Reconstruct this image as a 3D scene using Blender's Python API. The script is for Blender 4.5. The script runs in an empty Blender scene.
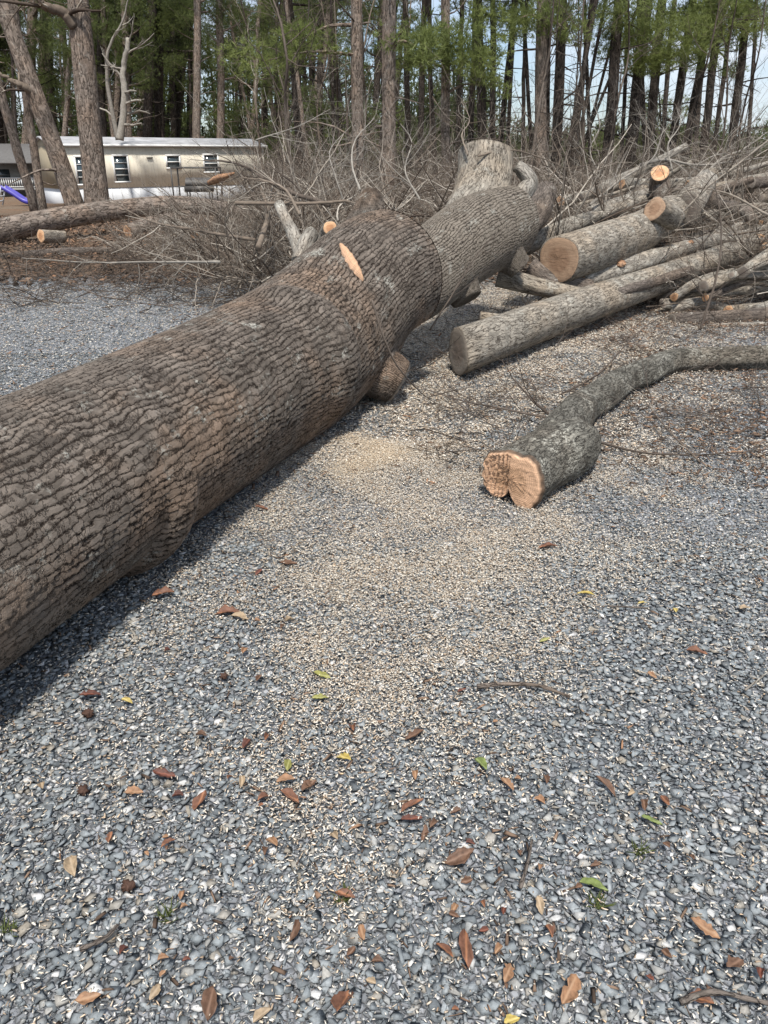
import bpy, bmesh, math, random
import numpy as np
from mathutils import Vector, noise as mnoise

rng = np.random.default_rng(7)
random.seed(7)
C = bpy.context.scene.collection
sc = bpy.context.scene
R = math.radians

# ------------------------------------------------------------------ camera
H = 1.65
F = 770.0
TH = math.atan(357 / 770)
ct, st = math.cos(TH), math.sin(TH)
cam_d = bpy.data.cameras.new('camera')
cam = bpy.data.objects.new('camera', cam_d)
C.objects.link(cam)
cam.location = (0, 0, H)
cam.rotation_euler = (math.pi / 2 - TH, 0, 0)
cam_d.sensor_fit = 'VERTICAL'
cam_d.sensor_height = 24
cam_d.lens = F / 1024 * 24
cam_d.clip_end = 3000
cam_d.clip_start = 0.05
sc.camera = cam

# ------------------------------------------------------------------ world, sun, exposure
SUN_EL, SUN_AZ = R(62), R(178)          # azimuth measured from +Y (straight ahead) towards +X (right)
world = bpy.data.worlds.new('World')
sc.world = world
world.use_nodes = True
wn = world.node_tree
bg = wn.nodes['Background']
sky = wn.nodes.new('ShaderNodeTexSky')
sky.sky_type = 'NISHITA'
sky.sun_disc = False
sky.sun_elevation = SUN_EL
sky.sun_rotation = SUN_AZ % (2 * math.pi)
sky.air_density = 1.0
sky.dust_density = 0.8
wtc = wn.nodes.new('ShaderNodeTexCoord')
wmp = wn.nodes.new('ShaderNodeMapping')
wmp.inputs['Scale'].default_value = (1, 1, 2.6)
wnz = wn.nodes.new('ShaderNodeTexNoise')
wnz.inputs['Scale'].default_value = 2.3
wnz.inputs['Detail'].default_value = 7
wnz.inputs['Roughness'].default_value = 0.6
wrp = wn.nodes.new('ShaderNodeValToRGB')
wrp.color_ramp.elements[0].color = (.12, .12, .12, 1)
wtint = wn.nodes.new('ShaderNodeMixRGB')
wtint.blend_type = 'MULTIPLY'
wtint.inputs['Fac'].default_value = 1
wtint.inputs['Color2'].default_value = (.84, .94, 1.06, 1)
wrp.color_ramp.elements[0].position = 0.38
wrp.color_ramp.elements[1].position = 0.62
wmx = wn.nodes.new('ShaderNodeMixRGB')
wmx.inputs['Color2'].default_value = (6.4, 6.9, 7.6, 1)
wn.links.new(wtc.outputs['Generated'], wmp.inputs['Vector'])
wn.links.new(wmp.outputs[0], wnz.inputs['Vector'])
wn.links.new(wnz.outputs['Fac'], wrp.inputs['Fac'])
wn.links.new(wrp.outputs['Color'], wmx.inputs['Fac'])
wn.links.new(sky.outputs['Color'], wtint.inputs['Color1'])
wn.links.new(wtint.outputs['Color'], wmx.inputs['Color1'])
wn.links.new(wmx.outputs['Color'], bg.inputs['Color'])
bg.inputs['Strength'].default_value = 0.095

sun_d = bpy.data.lights.new('sun', 'SUN')
sun_d.energy = 3.7
sun_d.angle = R(5)
sun_d.color = (1.0, 0.955, 0.89)
sun = bpy.data.objects.new('sun', sun_d)
C.objects.link(sun)
sdir = Vector((math.cos(SUN_EL) * math.sin(SUN_AZ), math.cos(SUN_EL) * math.cos(SUN_AZ), math.sin(SUN_EL)))
sun.rotation_euler = sdir.to_track_quat('Z', 'Y').to_euler()
sun.location = (20, -5, 30)

sc.view_settings.view_transform = 'Standard'
sc.view_settings.look = 'None'
sc.view_settings.gamma = 1
sc.view_settings.use_curve_mapping = False
sc.view_settings.exposure = 0.55
sc.render.engine = 'CYCLES'
sc.cycles.max_bounces = 4
sc.cycles.diffuse_bounces = 2
sc.cycles.glossy_bounces = 2


# ------------------------------------------------------------------ pixel -> world helpers (layout survey)
def ray(px, py):
    a = (px - 384) / F
    b = (512 - py) / F
    return a, ct + b * st, -st + b * ct


def D(px, py, Y):
    a, dy, dz = ray(px, py)
    t = Y / dy
    return np.array([a * t, Y, H + dz * t])


def G(px, py, z=0.0):
    a, dy, dz = ray(px, py)
    t = (z - H) / dz
    return np.array([a * t, dy * t, z])


def gz(x, y):
    """terrain height: flat near the camera, falling gently towards the trailer, small undulations far away"""
    x = np.asarray(x, float)
    y = np.asarray(y, float)
    t = np.clip((y - 14) / 32, 0, 1.15)
    z = -0.77 * (t * t * (3 - 2 * np.clip(t, 0, 1)))
    far = np.clip((y - 12) / 20, 0, 1)
    z = z + far * 0.10 * (np.sin(x * .31 + 1.3) * np.cos(y * .23) + .5 * np.sin(x * .77 - y * .5))
    near = np.clip((y - 6) / 6, 0, 1)
    return z + near * 0.02 * np.sin(x * 1.7 + .4) * np.sin(y * 1.3)


# ------------------------------------------------------------------ mesh helpers
def mesh_np(name, V, faces, attrs=None, smooth=False):
    """faces: list of int arrays, each (n, k); attrs: {name: (type, domain, flat array)}"""
    me = bpy.data.meshes.new(name)
    V = np.ascontiguousarray(V, np.float32)
    if not isinstance(faces, (list, tuple)):
        faces = [faces]
    faces = [np.asarray(f, np.int32) for f in faces if len(f)]
    me.vertices.add(len(V))
    me.vertices.foreach_set('co', V.ravel())
    loops = np.concatenate([f.ravel() for f in faces])
    tot = np.concatenate([np.full(len(f), f.shape[1], np.int32) for f in faces])
    start = np.concatenate([[0], np.cumsum(tot)[:-1]]).astype(np.int32)
    me.loops.add(len(loops))
    me.loops.foreach_set('vertex_index', loops)
    me.polygons.add(len(tot))
    me.polygons.foreach_set('loop_start', start)
    me.polygons.foreach_set('loop_total', tot)
    if smooth:
        me.polygons.foreach_set('use_smooth', np.ones(len(tot), bool))
    me.update(calc_edges=True)
    if attrs:
        for k, (ty, dom, arr) in attrs.items():
            at = me.attributes.new(k, ty, dom)
            key = {'FLOAT': 'value', 'FLOAT_VECTOR': 'vector', 'FLOAT_COLOR': 'color'}[ty]
            at.data.foreach_set(key, np.ascontiguousarray(arr, np.float32).ravel())
    return me


def link(name, me, mat, parent=None, loc=None):
    """ONE mesh object; vertices are in world space, the origin is moved to loc"""
    o = bpy.data.objects.new(name, me)
    C.objects.link(o)
    if loc is not None:
        loc = np.asarray(loc, float)
        n = len(me.vertices)
        a = np.empty(n * 3, np.float32)
        me.vertices.foreach_get('co', a)
        a = a.reshape(-1, 3) - loc.astype(np.float32)
        me.vertices.foreach_set('co', a.ravel())
        me.update()
    if mat and not me.materials:
        me.materials.append(mat)
    if parent is not None:
        o.parent = parent
        # child vertices are stored relative to the parent's origin
    elif loc is not None:
        o.location = loc
    return o


def tag(o, label=None, cat=None, group=None, kind=None):
    if label: o['label'] = label
    if cat: o['category'] = cat
    if group: o['group'] = group
    if kind: o['kind'] = kind
    return o


def empty(name, loc, label, cat, group=None):
    o = bpy.data.objects.new(name, None)
    C.objects.link(o)
    o.location = loc
    o.empty_display_size = .2
    return tag(o, label, cat, group)


def catmull(P, n):
    """resample control points (any columns) to n points along a Catmull-Rom curve"""
    P = np.asarray(P, float)
    if len(P) == 2:
        t = np.linspace(0, 1, n)[:, None]
        return P[0] * (1 - t) + P[1] * t
    Q = np.vstack([2 * P[0] - P[1], P, 2 * P[-1] - P[-2]])
    seg = np.linalg.norm(np.diff(P[:, :3], axis=0), axis=1)
    cum = np.concatenate([[0], np.cumsum(seg)])
    u = np.linspace(0, cum[-1], n)
    i = np.clip(np.searchsorted(cum, u, side='right') - 1, 0, len(seg) - 1)
    t = ((u - cum[i]) / seg[i])[:, None]
    p0, p1, p2, p3 = Q[i], Q[i + 1], Q[i + 2], Q[i + 3]
    return .5 * ((2 * p1) + (-p0 + p2) * t + (2 * p0 - 5 * p1 + 4 * p2 - p3) * t ** 2 + (-p0 + 3 * p1 - 3 * p2 + p3) * t ** 3)


def sweep(P, r, S=24, lump=0.05, seed=0, cap=True, shear=0.0, ringfn=None):
    """tube along P (n,3) with radii r; returns V, faces, bark coordinates, end frames"""
    g = np.random.default_rng(seed)
    P = np.asarray(P, float)
    n = len(P)
    r = np.broadcast_to(np.asarray(r, float), (n,)).copy()
    T = np.gradient(P, axis=0)
    T /= np.linalg.norm(T, axis=1)[:, None]
    N = np.empty_like(T)
    up = np.array([0, 0, 1.]) if abs(T[0, 2]) < .9 else np.array([1., 0, 0])
    N[0] = np.cross(T[0], up); N[0] /= np.linalg.norm(N[0])
    for i in range(1, n):
        v = N[i - 1] - T[i] * (N[i - 1] @ T[i])
        N[i] = v / np.linalg.norm(v)
    B = np.cross(T, N)
    s = np.concatenate([[0], np.cumsum(np.linalg.norm(np.diff(P, axis=0), axis=1))])
    a = np.linspace(0, 2 * np.pi, S, endpoint=False)
    m = np.ones((n, S))
    for k in range(1, 6):
        w = g.normal(size=2) * lump / k ** .7
        f1 = g.uniform(.5, 2.2, 2) / max(r.mean() * 6, .05)
        m += w[0] * np.sin(k * a[None] + f1[0] * s[:, None] + g.uniform(0, 6.3))
        m += w[1] * .6 * np.sin(-k * a[None] + f1[1] * s[:, None] + g.uniform(0, 6.3))
    rr = r[:, None] * m
    if ringfn is not None: rr = ringfn(rr, a, s)
    V = P[:, None] + rr[..., None] * (np.cos(a)[None, :, None] * N[:, None] + np.sin(a)[None, :, None] * B[:, None])
    if shear:
        side = np.cross(T[0], [0, 0, 1.]); side /= np.linalg.norm(side)
        for q in range(3):
            V[q] += T[0] * (shear * (1 - q / 3) * ((V[q] - P[q]) @ side))[:, None]
    bk = np.stack([rr * np.cos(a), rr * np.sin(a), np.broadcast_to(s[:, None], rr.shape)], -1) + g.uniform(-20, 20, 3)
    idx = np.arange(n * S).reshape(n, S)
    q = np.stack([idx[:-1], np.roll(idx, -1, 1)[:-1], np.roll(idx, -1, 1)[1:], idx[1:]], -1).reshape(-1, 4)
    ring0, ring1 = V[0].copy(), V[-1].copy()
    V = V.reshape(-1, 3); bk = bk.reshape(-1, 3)
    tri = []
    if cap:
        V = np.vstack([V, P[0], P[-1]])
        bk = np.vstack([bk, bk[:S].mean(0), bk[-S:].mean(0)])
        c0, c1 = n * S, n * S + 1
        j = np.arange(S); j2 = (j + 1) % S
        tri = [np.stack([np.full(S, c0), idx[0][j2], idx[0][j]], -1), np.stack([np.full(S, c1), idx[-1][j], idx[-1][j2]], -1)]
        tri = [np.vstack(tri)]
    ends = ((P[0], -T[0], N[0], B[0], rr[0], ring0), (P[-1], T[-1], N[-1], B[-1], rr[-1], ring1))
    return V, [q] + tri, bk, ends


class Acc:
    """collects numpy pieces of ONE mesh"""
    def __init__(s):
        s.V = []; s.F = {}; s.A = []; s.n = 0
    def add(s, V, faces, att=None):
        s.V.append(np.asarray(V, np.float32))
        for f in (faces if isinstance(faces, (list, tuple)) else [faces]):
            if len(f):
                f = np.asarray(f)
                s.F.setdefault(f.shape[1], []).append(f + s.n)
        s.A.append(np.zeros((len(V), 3), np.float32) if att is None else np.asarray(att, np.float32))
        s.n += len(V)
    def mesh(s, name, smooth=True, attr='bk'):
        return mesh_np(name, np.vstack(s.V), [np.vstack(v) for v in s.F.values()],
                       {attr: ('FLOAT_VECTOR', 'POINT', np.vstack(s.A))}, smooth)


def batch_tubes(P, rad, S=3):
    """P (m,k,3) polylines, rad (m,k): all tubes at once"""
    m, k, _ = P.shape
    T = np.gradient(P, axis=1)
    T /= np.linalg.norm(T, axis=2, keepdims=True) + 1e-9
    ref = np.where(np.abs(T[:, :1, 2:3]) > .9, np.array([1., 0, 0]), np.array([0, 0, 1.]))
    N = np.cross(T, np.broadcast_to(ref, T.shape))
    N /= np.linalg.norm(N, axis=2, keepdims=True) + 1e-9
    B = np.cross(T, N)
    a = np.arange(S) * 2 * np.pi / S
    V = P[:, :, None] + rad[:, :, None, None] * (np.cos(a)[None, None, :, None] * N[:, :, None] + np.sin(a)[None, None, :, None] * B[:, :, None])
    idx = np.arange(m * k * S).reshape(m, k, S)
    r = np.roll(idx, -1, 2)
    q = np.stack([idx[:, :-1], r[:, :-1], r[:, 1:], idx[:, 1:]], -1).reshape(-1, 4)
    return V.reshape(-1, 3), q


def wander(base, dirs, L, k, bend, g, lift=0.0):
    """random curved polylines (m,k,3)"""
    m = len(base)
    d = dirs.copy()
    P = np.empty((m, k, 3)); P[:, 0] = base
    step = (L / (k - 1))[:, None]
    drift = g.normal(size=(m, 3)) * bend * .5
    for i in range(1, k):
        d = d + g.normal(size=(m, 3)) * bend + drift * .5 + np.array([0, 0, lift])
        d /= np.linalg.norm(d, axis=1)[:, None]
        P[:, i] = P[:, i - 1] + d * step
    return P


def twigset(base, dirs, L, r0, levels, kids, g, k=6, bend=.16, lift=.02, ratio=.55, spread=.9, S=4, tip=.35, zmin=None):
    """branching twigs, every level vectorised; adds to an Acc"""
    acc = Acc()
    base = np.asarray(base, float); dirs = np.asarray(dirs, float)
    L = np.broadcast_to(np.asarray(L, float), (len(base),)).copy()
    r0 = np.broadcast_to(np.asarray(r0, float), (len(base),)).copy()
    for lv in range(levels):
        kk = max(3, k - lv)
        P = wander(base, dirs, L, kk, bend, g, lift)
        if zmin is not None:
            P[..., 2] = np.maximum(P[..., 2], zmin + r0[:, None])
        taper = np.linspace(1, tip, kk)[None]
        V, q = batch_tubes(P, r0[:, None] * taper, S if lv == 0 else 3)
        att = np.repeat(g.uniform(0, 1, len(P)), V.shape[0] // len(P))
        acc.add(V, q, np.stack([att, att, att], -1))
        if lv == levels - 1:
            break
        c = kids[lv]
        m = len(P)
        t = g.uniform(.2, 1.0, (m, c)) * (kk - 1)
        i = np.minimum(t.astype(int), kk - 2)
        fr = (t - i)[..., None]
        mi = np.arange(m)[:, None]
        nb = P[mi, i] * (1 - fr) + P[mi, i + 1] * fr
        pd = P[mi, i + 1] - P[mi, i]
        pd /= np.linalg.norm(pd, axis=2, keepdims=True) + 1e-9
        nd = pd + g.normal(size=pd.shape) * spread * .6
        nd /= np.linalg.norm(nd, axis=2, keepdims=True)
        Lr = (L[:, None] * (1.15 - t / (kk - 1) * .6) * g.uniform(.5, 1.1, (m, c)) * ratio)
        rr = r0[:, None] * (1 - (1 - tip) * t / (kk - 1)) * .6
        base, dirs, L, r0 = nb.reshape(-1, 3), nd.reshape(-1, 3), Lr.ravel(), rr.ravel()
    return acc


# ------------------------------------------------------------------ materials
class MB:
    def __init__(s, name, rough=.9, spec=.15):
        s.m = bpy.data.materials.new(name); s.m.use_nodes = True
        s.t = s.m.node_tree; s.b = s.t.nodes['Principled BSDF']
        s.b.inputs['Roughness'].default_value = rough
        s.b.inputs['Specular IOR Level'].default_value = spec
        s.out = s.t.nodes['Material Output']
    def n(s, ty, **kw):
        nd = s.t.nodes.new('ShaderNode' + ty)
        for k, v in kw.items():
            if k.startswith('i_'):
                key = k[2:].replace('_', ' ')
                nd.inputs[key].default_value = v
            else:
                setattr(nd, k, v)
        return nd
    def l(s, a, b): s.t.links.new(a, b)
    def attr(s, name):
        return s.n('Attribute', attribute_name=name)
    def geo(s): return s.n('NewGeometry').outputs['Position']
    def obj(s): return s.n('TexCoord').outputs['Object']
    def map(s, v, scale=(1, 1, 1), loc=(0, 0, 0)):
        n = s.n('Mapping'); s.l(v, n.inputs['Vector'])
        n.inputs['Scale'].default_value = scale; n.inputs['Location'].default_value = loc
        return n.outputs[0]
    def noise(s, v, scale, detail=4, rough=.55, col=False):
        n = s.n('TexNoise'); n.inputs['Scale'].default_value = scale; n.inputs['Detail'].default_value = detail
        n.inputs['Roughness'].default_value = rough
        if v is not None: s.l(v, n.inputs['Vector'])
        return n.outputs['Color' if col else 'Fac']
    def voro(s, v, scale, feature='F1', rnd=1.0, out='Distance'):
        n = s.n('TexVoronoi'); n.feature = feature; n.inputs['Scale'].default_value = scale
        n.inputs['Randomness'].default_value = rnd
        if v is not None: s.l(v, n.inputs['Vector'])
        return n.outputs[out]
    def ramp(s, fac, stops, interp='LINEAR'):
        n = s.n('ValToRGB'); cr = n.color_ramp; cr.interpolation = interp
        while len(cr.elements) < len(stops): cr.elements.new(.5)
        for e, (p, c) in zip(cr.elements, stops):
            e.position = p
            e.color = (c, c, c, 1) if isinstance(c, (int, float)) else (*c, 1)
        s.l(fac, n.inputs['Fac'])
        return n.outputs['Color']
    def mix(s, f, a, b, mode='MIX'):
        n = s.n('MixRGB', blend_type=mode)
        for v, k in ((f, 'Fac'), (a, 'Color1'), (b, 'Color2')):
            if isinstance(v, (int, float)):
                n.inputs[k].default_value = v if k == 'Fac' else (v, v, v, 1)
            elif isinstance(v, tuple): n.inputs[k].default_value = (*v, 1)
            else: s.l(v, n.inputs[k])
        return n.outputs[0]
    def math(s, op, a, b=0.0, c=None):
        n = s.n('Math', operation=op)
        for i, v in enumerate((a, b) if c is None else (a, b, c)):
            if isinstance(v, (int, float)): n.inputs[i].default_value = v
            else: s.l(v, n.inputs[i])
        return n.outputs[0]
    def vadd(s, a, b, k):
        n = s.n('VectorMath', operation='MULTIPLY_ADD')
        s.l(b, n.inputs[0]); n.inputs[1].default_value = (k, k, k) if not isinstance(k, tuple) else k
        s.l(a, n.inputs[2])
        return n.outputs[0]
    def col(s, c):
        if isinstance(c, tuple): s.b.inputs['Base Color'].default_value = (*c, 1)
        else: s.l(c, s.b.inputs['Base Color'])
    def bump(s, h, strength=.5, dist=.01):
        n = s.n('Bump'); n.inputs['Strength'].default_value = strength; n.inputs['Distance'].default_value = dist
        s.l(h, n.inputs['Height']); s.l(n.outputs[0], s.b.inputs['Normal'])
    def disp(s, h, scale, mid=.5):
        n = s.n('Displacement'); n.inputs['Scale'].default_value = scale; n.inputs['Midlevel'].default_value = mid
        s.l(h, n.inputs['Height']); s.l(n.outputs[0], s.out.inputs['Displacement'])
        s.m.displacement_method = 'BOTH'


def flat(name, c, rough=.8, spec=.2, var=.25, scale=6.0):
    b = MB(name, rough, spec)
    nz = b.noise(b.obj(), scale, 5)
    b.col(b.mix(b.math('MULTIPLY', nz, 1.0), tuple(x * (1 - var) for x in c), tuple(min(1, x * (1 + var)) for x in c)))
    return b.m


def bark(name, ridge, furrow, warm, scale=22, stretch=4.0, depth=.02, true=False, lichen=.3, lcol=(.42, .41, .36), edge=.28, warp=.05, bumpk=1.0, warmamt=.6, tone=False, radial=0):
    b = MB(name, .93, .1)
    bk = b.attr('bk').outputs['Vector']
    w1 = b.noise(bk, 5.0, 3, .5, True)
    v = b.vadd(bk, w1, (warp, warp, warp * 2.2))
    w2 = b.noise(bk, 28.0, 2, .5, True)
    v = b.vadd(v, w2, .012)
    v = b.map(v, (1, 1, 1 / stretch))
    # anastomosing furrows: zero crossings of stretched noise, two sizes, plus flaky scale edges
    n1 = b.noise(v, scale, 3, .55)
    n2 = b.noise(b.map(v, (1.6, 1.6, 2.4), (3, 7, 1)), scale, 3, .6)
    f1 = b.ramp(b.math('ABSOLUTE', b.math('SUBTRACT', n1, .5)), [(0, 0), (.022 * edge / .3, .5), (.075 * edge / .3, 1)])
    f2 = b.ramp(b.math('ABSOLUTE', b.math('SUBTRACT', n2, .5)), [(0, 0), (.025, .6), (.07, 1)])
    cell = b.voro(v, scale * 1.5, 'F1', out='Color')
    flake = b.n('SeparateColor'); b.l(cell, flake.inputs[0])
    plate = b.math('MULTIPLY', f1, b.math('MULTIPLY_ADD', f2, .4, .6))
    fine = b.noise(b.map(bk, (1, 1, .4)), scale * 4, 8, .8)
    h = b.math('ADD', b.math('MULTIPLY', plate, .58), b.math('MULTIPLY', fine, .30))
    h = b.math('ADD', h, b.math('MULTIPLY', flake.outputs[1], .12))
    if radial:
        # long shingled ridges running with the grain: a sawtooth round the stem, bent and forked by noise
        sx = b.n('SeparateXYZ'); b.l(v, sx.inputs[0])
        th = b.math('MULTIPLY', b.math('ARCTAN2', sx.outputs[1], sx.outputs[0]), radial / (2 * math.pi))
        nz = b.noise(b.map(bk, (1, 1, .42)), 6, 3, .55)
        nz2 = b.noise(b.map(bk, (1, 1, .5)), 34, 5, .7)
        ph = b.math('FRACT', b.math('ADD', th, b.math('ADD', b.math('MULTIPLY', nz, 3.6), b.math('MULTIPLY', nz2, 1.6))))
        saw = b.ramp(ph, [(0, .0), (.10, .15), (.22, .75), (.8, 1), (1, .35)])
        brk = b.ramp(b.math('ABSOLUTE', b.math('SUBTRACT', b.noise(b.map(bk, (.7, .7, 1.3)), 15, 4, .65), .5)), [(0, .3), (.035, 1)])
        rid = b.math('MULTIPLY', saw, brk)
        worn = b.ramp(b.noise(bk, 3.2, 5, .65), [(.52, 0), (.72, .45)])
        rid = b.mix(worn, rid, .82)
        h = b.math('ADD', b.math('MULTIPLY', rid, .54), b.math('MULTIPLY', fine, .36))
        h = b.math('ADD', h, b.math('MULTIPLY', b.noise(b.map(bk, (1, 1, .6)), 210, 3, .7), .12))
    big = b.noise(bk, 1.7, 4, .6)
    warmf = b.ramp(big, [(.45, 0), (.62, 1)])
    c = b.mix(b.math('MULTIPLY', warmf, warmamt), ridge, warm)
    tone = b.ramp(b.noise(bk, 9, 4, .6), [(.3, .66), (.7, 1.25)])
    c = b.mix(1.0, c, tone, 'MULTIPLY')
    cellv = b.n('SeparateColor'); b.l(cell, cellv.inputs[0])
    c = b.mix(1.0, c, b.ramp(cellv.outputs[0], [(0, .78), (1, 1.22)]), 'MULTIPLY')
    if tone:
        c = b.mix(b.attr('tone').outputs['Fac'], c, b.mix(b.noise(bk, 9, 4, .6), (.15, .127, .105), (.245, .213, .172)))
    c = b.mix(b.ramp(h, [(.28, 1), (.62, 0)]), c, furrow)
    if lichen > 0:
        lf = b.math('MULTIPLY', b.ramp(b.noise(bk, 6, 6, .7), [(.62 - .14 * lichen, 0), (.70 - .10 * lichen, 1)]), b.ramp(b.noise(bk, 60, 3, .6), [(.42, 0), (.55, 1)]))
        lf = b.math('MULTIPLY', lf, b.ramp(plate, [(.3, .1), (.9, .85)]))
        c = b.mix(lf, c, lcol)
    b.col(c)
    if true:
        b.disp(h, depth, .6)
    else:
        b.bump(h, bumpk, depth)
    return b.m


M = {}
M['oak'] = bark('oak_bark', (.155, .130, .108), (.024, .018, .014), (.27, .18, .12), scale=22, stretch=4.2, depth=.016, true=True, lichen=.36, edge=.30, warp=.0, tone=True, radial=84, warmamt=.5)
M['log'] = bark('grey_log_bark', (.30, .27, .225), (.065, .052, .041), (.34, .27, .195), scale=34, stretch=5, depth=.010, lichen=.5, edge=.22)
M['mossy'] = bark('mossy_grey_bark', (.17, .16, .135), (.045, .04, .033), (.21, .175, .135), scale=42, stretch=3, depth=.016, lichen=.85, edge=.3, lcol=(.50, .48, .41))
M['peeled'] = bark('peeled_orange_wood', (.40, .23, .135), (.16, .08, .05), (.50, .33, .22), scale=60, stretch=9, depth=.003, lichen=0)
M['pale'] = bark('pale_lichen_bark', (.31, .285, .245), (.09, .075, .062), (.32, .265, .205), scale=32, stretch=4, depth=.008, lichen=.65, edge=.2, lcol=(.52, .51, .45))
M['dark'] = bark('dark_branch_bark', (.16, .135, .115), (.04, .032, .028), (.18, .135, .10), scale=40, stretch=4, depth=.006, lichen=.3, edge=.25)
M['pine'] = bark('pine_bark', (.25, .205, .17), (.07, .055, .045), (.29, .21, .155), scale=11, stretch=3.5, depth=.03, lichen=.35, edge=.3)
M['pine_dark'] = bark('shaded_pine_bark', (.072, .060, .052), (.02, .017, .015), (.085, .064, .05), scale=10, stretch=3.5, depth=.03, lichen=.2, edge=.3)  # backlit trunks: their shade is painted into this darker bark colour


def cut_mat(name, pale, heart, dark, grey=0.0):
    b = MB(name, .75, .2)
    u = b.attr('bk').outputs['Vector']           # x, y across the cut in metres, z = 0 at pith .. 1 at the bark
    w = b.noise(u, 6, 3, .5, True)
    uv = b.vadd(u, w, (.03, .03, 0))
    sp = b.n('SeparateXYZ'); b.l(u, sp.inputs[0])
    spw = b.n('SeparateXYZ'); b.l(uv, spw.inputs[0])
    rr = b.math('SQRT', b.math('ADD', b.math('POWER', spw.outputs[0], 2.0), b.math('POWER', spw.outputs[1], 2.0)))
    ring = b.math('SINE', b.math('MULTIPLY', rr, 620.0))
    ringc = b.ramp(b.math('MULTIPLY_ADD', ring, .5, .5), [(0, .84), (1, 1.06)])
    streak = b.ramp(b.noise(b.map(u, (14, 120, 1)), 1.0, 4, .7), [(.25, .62), (.75, 1.2)])
    base = b.ramp(sp.outputs[2], [(0, heart), (.45, heart), (.62, pale), (.93, pale), (.965, dark), (1, dark)])
    c = b.mix(1.0, base, ringc, 'MULTIPLY')
    c = b.mix(1.0, c, streak, 'MULTIPLY')
    c = b.mix(b.ramp(b.noise(u, 16, 4, .6), [(.52, 0), (.75, .45)]), c, tuple(x * .5 for x in heart))
    if grey: c = b.mix(grey, c, (.3, .28, .25))
    b.col(c)
    b.bump(b.math('ADD', b.noise(b.map(u, (10, 160, 1)), 1.0, 3, .7), b.math('MULTIPLY', ring, .15)), .5, .004)
    return b.m


M['cut_fresh'] = cut_mat('fresh_cut_wood', (.74, .47, .30), (.58, .36, .22), (.10, .07, .05))
M['cut_orange'] = cut_mat('orange_cut_wood', (.72, .44, .25), (.56, .29, .15), (.12, .08, .055))
M['cut_torn'] = cut_mat('torn_wood', (.52, .27, .14), (.60, .36, .22), (.2, .11, .06))
M['cut_brown'] = cut_mat('brown_cut_wood', (.46, .31, .205), (.35, .22, .14), (.09, .065, .05))
M['cut_grey'] = cut_mat('grey_cut_wood', (.36, .30, .24), (.28, .21, .16), (.10, .08, .06), .3)


def cut_face(end, mat, parent, ploc, name='cut_face', proud=.003, torn=0.0, label=None):
    """sawn end: rings of vertices from the pith outwards, a little uneven, standing proud of the bark tube's end"""
    P0, T, N, B, rr, ring = end
    S = len(rr)
    a = np.linspace(0, 2 * np.pi, S, endpoint=False)
    nr = 14 if torn else 9
    V = [P0 + T * (proud + .004)]
    U = [(0, 0, 0)]
    g = np.random.default_rng(int(abs(P0[0]) * 1000) + S)
    for k in range(1, nr + 1):
        f = k / nr
        rad = rr * f * 1.0
        z = proud + np.abs(.005 * g.normal(size=S)) * .5 * min(1, rr.mean() / .15) + .004 * (1 - f)
        if k == nr: z = z * 0 - .004
        elif torn:
            xl, yl = rad * np.cos(a), rad * np.sin(a)
            left = np.clip(-(xl + .005) / .012, 0, 1)
            z = z + left * (torn * .55 * np.sin(xl * 260 + yl * 60 + 2 * np.sin(yl * 30)) - .012) * (1 if k < nr - 1 else .4)
            z = np.maximum(z, .005)
        pts = P0 + (ring - P0) * f * (.99 if k < nr else 1.006) + T * z[:, None]
        V += list(pts); U += [(rad[i] * math.cos(a[i]), rad[i] * math.sin(a[i]), f) for i in range(S)]
    tri = np.array([[0, 1 + i, 1 + (i + 1) % S] for i in range(S)])
    q = []
    for k in range(nr - 1):
        for i in range(S):
            q.append([1 + k * S + i, 1 + (k + 1) * S + i, 1 + (k + 1) * S + (i + 1) % S, 1 + k * S + (i + 1) % S])
    me = mesh_np(name, np.array(V) - np.asarray(ploc), [tri, np.array(q)], {'bk': ('FLOAT_VECTOR', 'POINT', np.array(U))}, True)
    o = link(name, me, mat, parent)
    if label: o['label'] = label
    return o


GRP_LOG = 'sawn logs and limbs in the pile at the right'


def log(pts, radii, label, mat='log', cuts=('cut_fresh', 'cut_grey'), name='log', cat='log', group=None, n=60, S=28, lump=.05, seed=0, extra=None, shear=0.0):
    """pts: list of world points on the axis; the object is the bark, its sawn ends are parts"""
    CP = np.column_stack([np.array(pts), np.array(radii)])
    Q = catmull(CP, n)
    V, Fc, bk, ends = sweep(Q[:, :3], Q[:, 3], S, lump, seed, shear=shear)
    A = Acc(); A.add(V, Fc, bk)
    if extra is not None:
        for ex in extra:
            EP = catmull(np.column_stack([np.array(ex[0]), np.array(ex[1])]), 10)
            V2, F2, b2, e2 = sweep(EP[:, :3], EP[:, 3], 10, .08, seed + 5)
            A.add(V2, F2, b2)
    loc = Q[0, :3].copy()
    loc[2] -= Q[0, 3]
    o = link(name, A.mesh(name), M[mat], None, loc)
    tag(o, label, cat, group)
    for e, cm in zip(ends, cuts):
        if cm: cut_face(e, M[cm], o, loc)
    return o, ends


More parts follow.
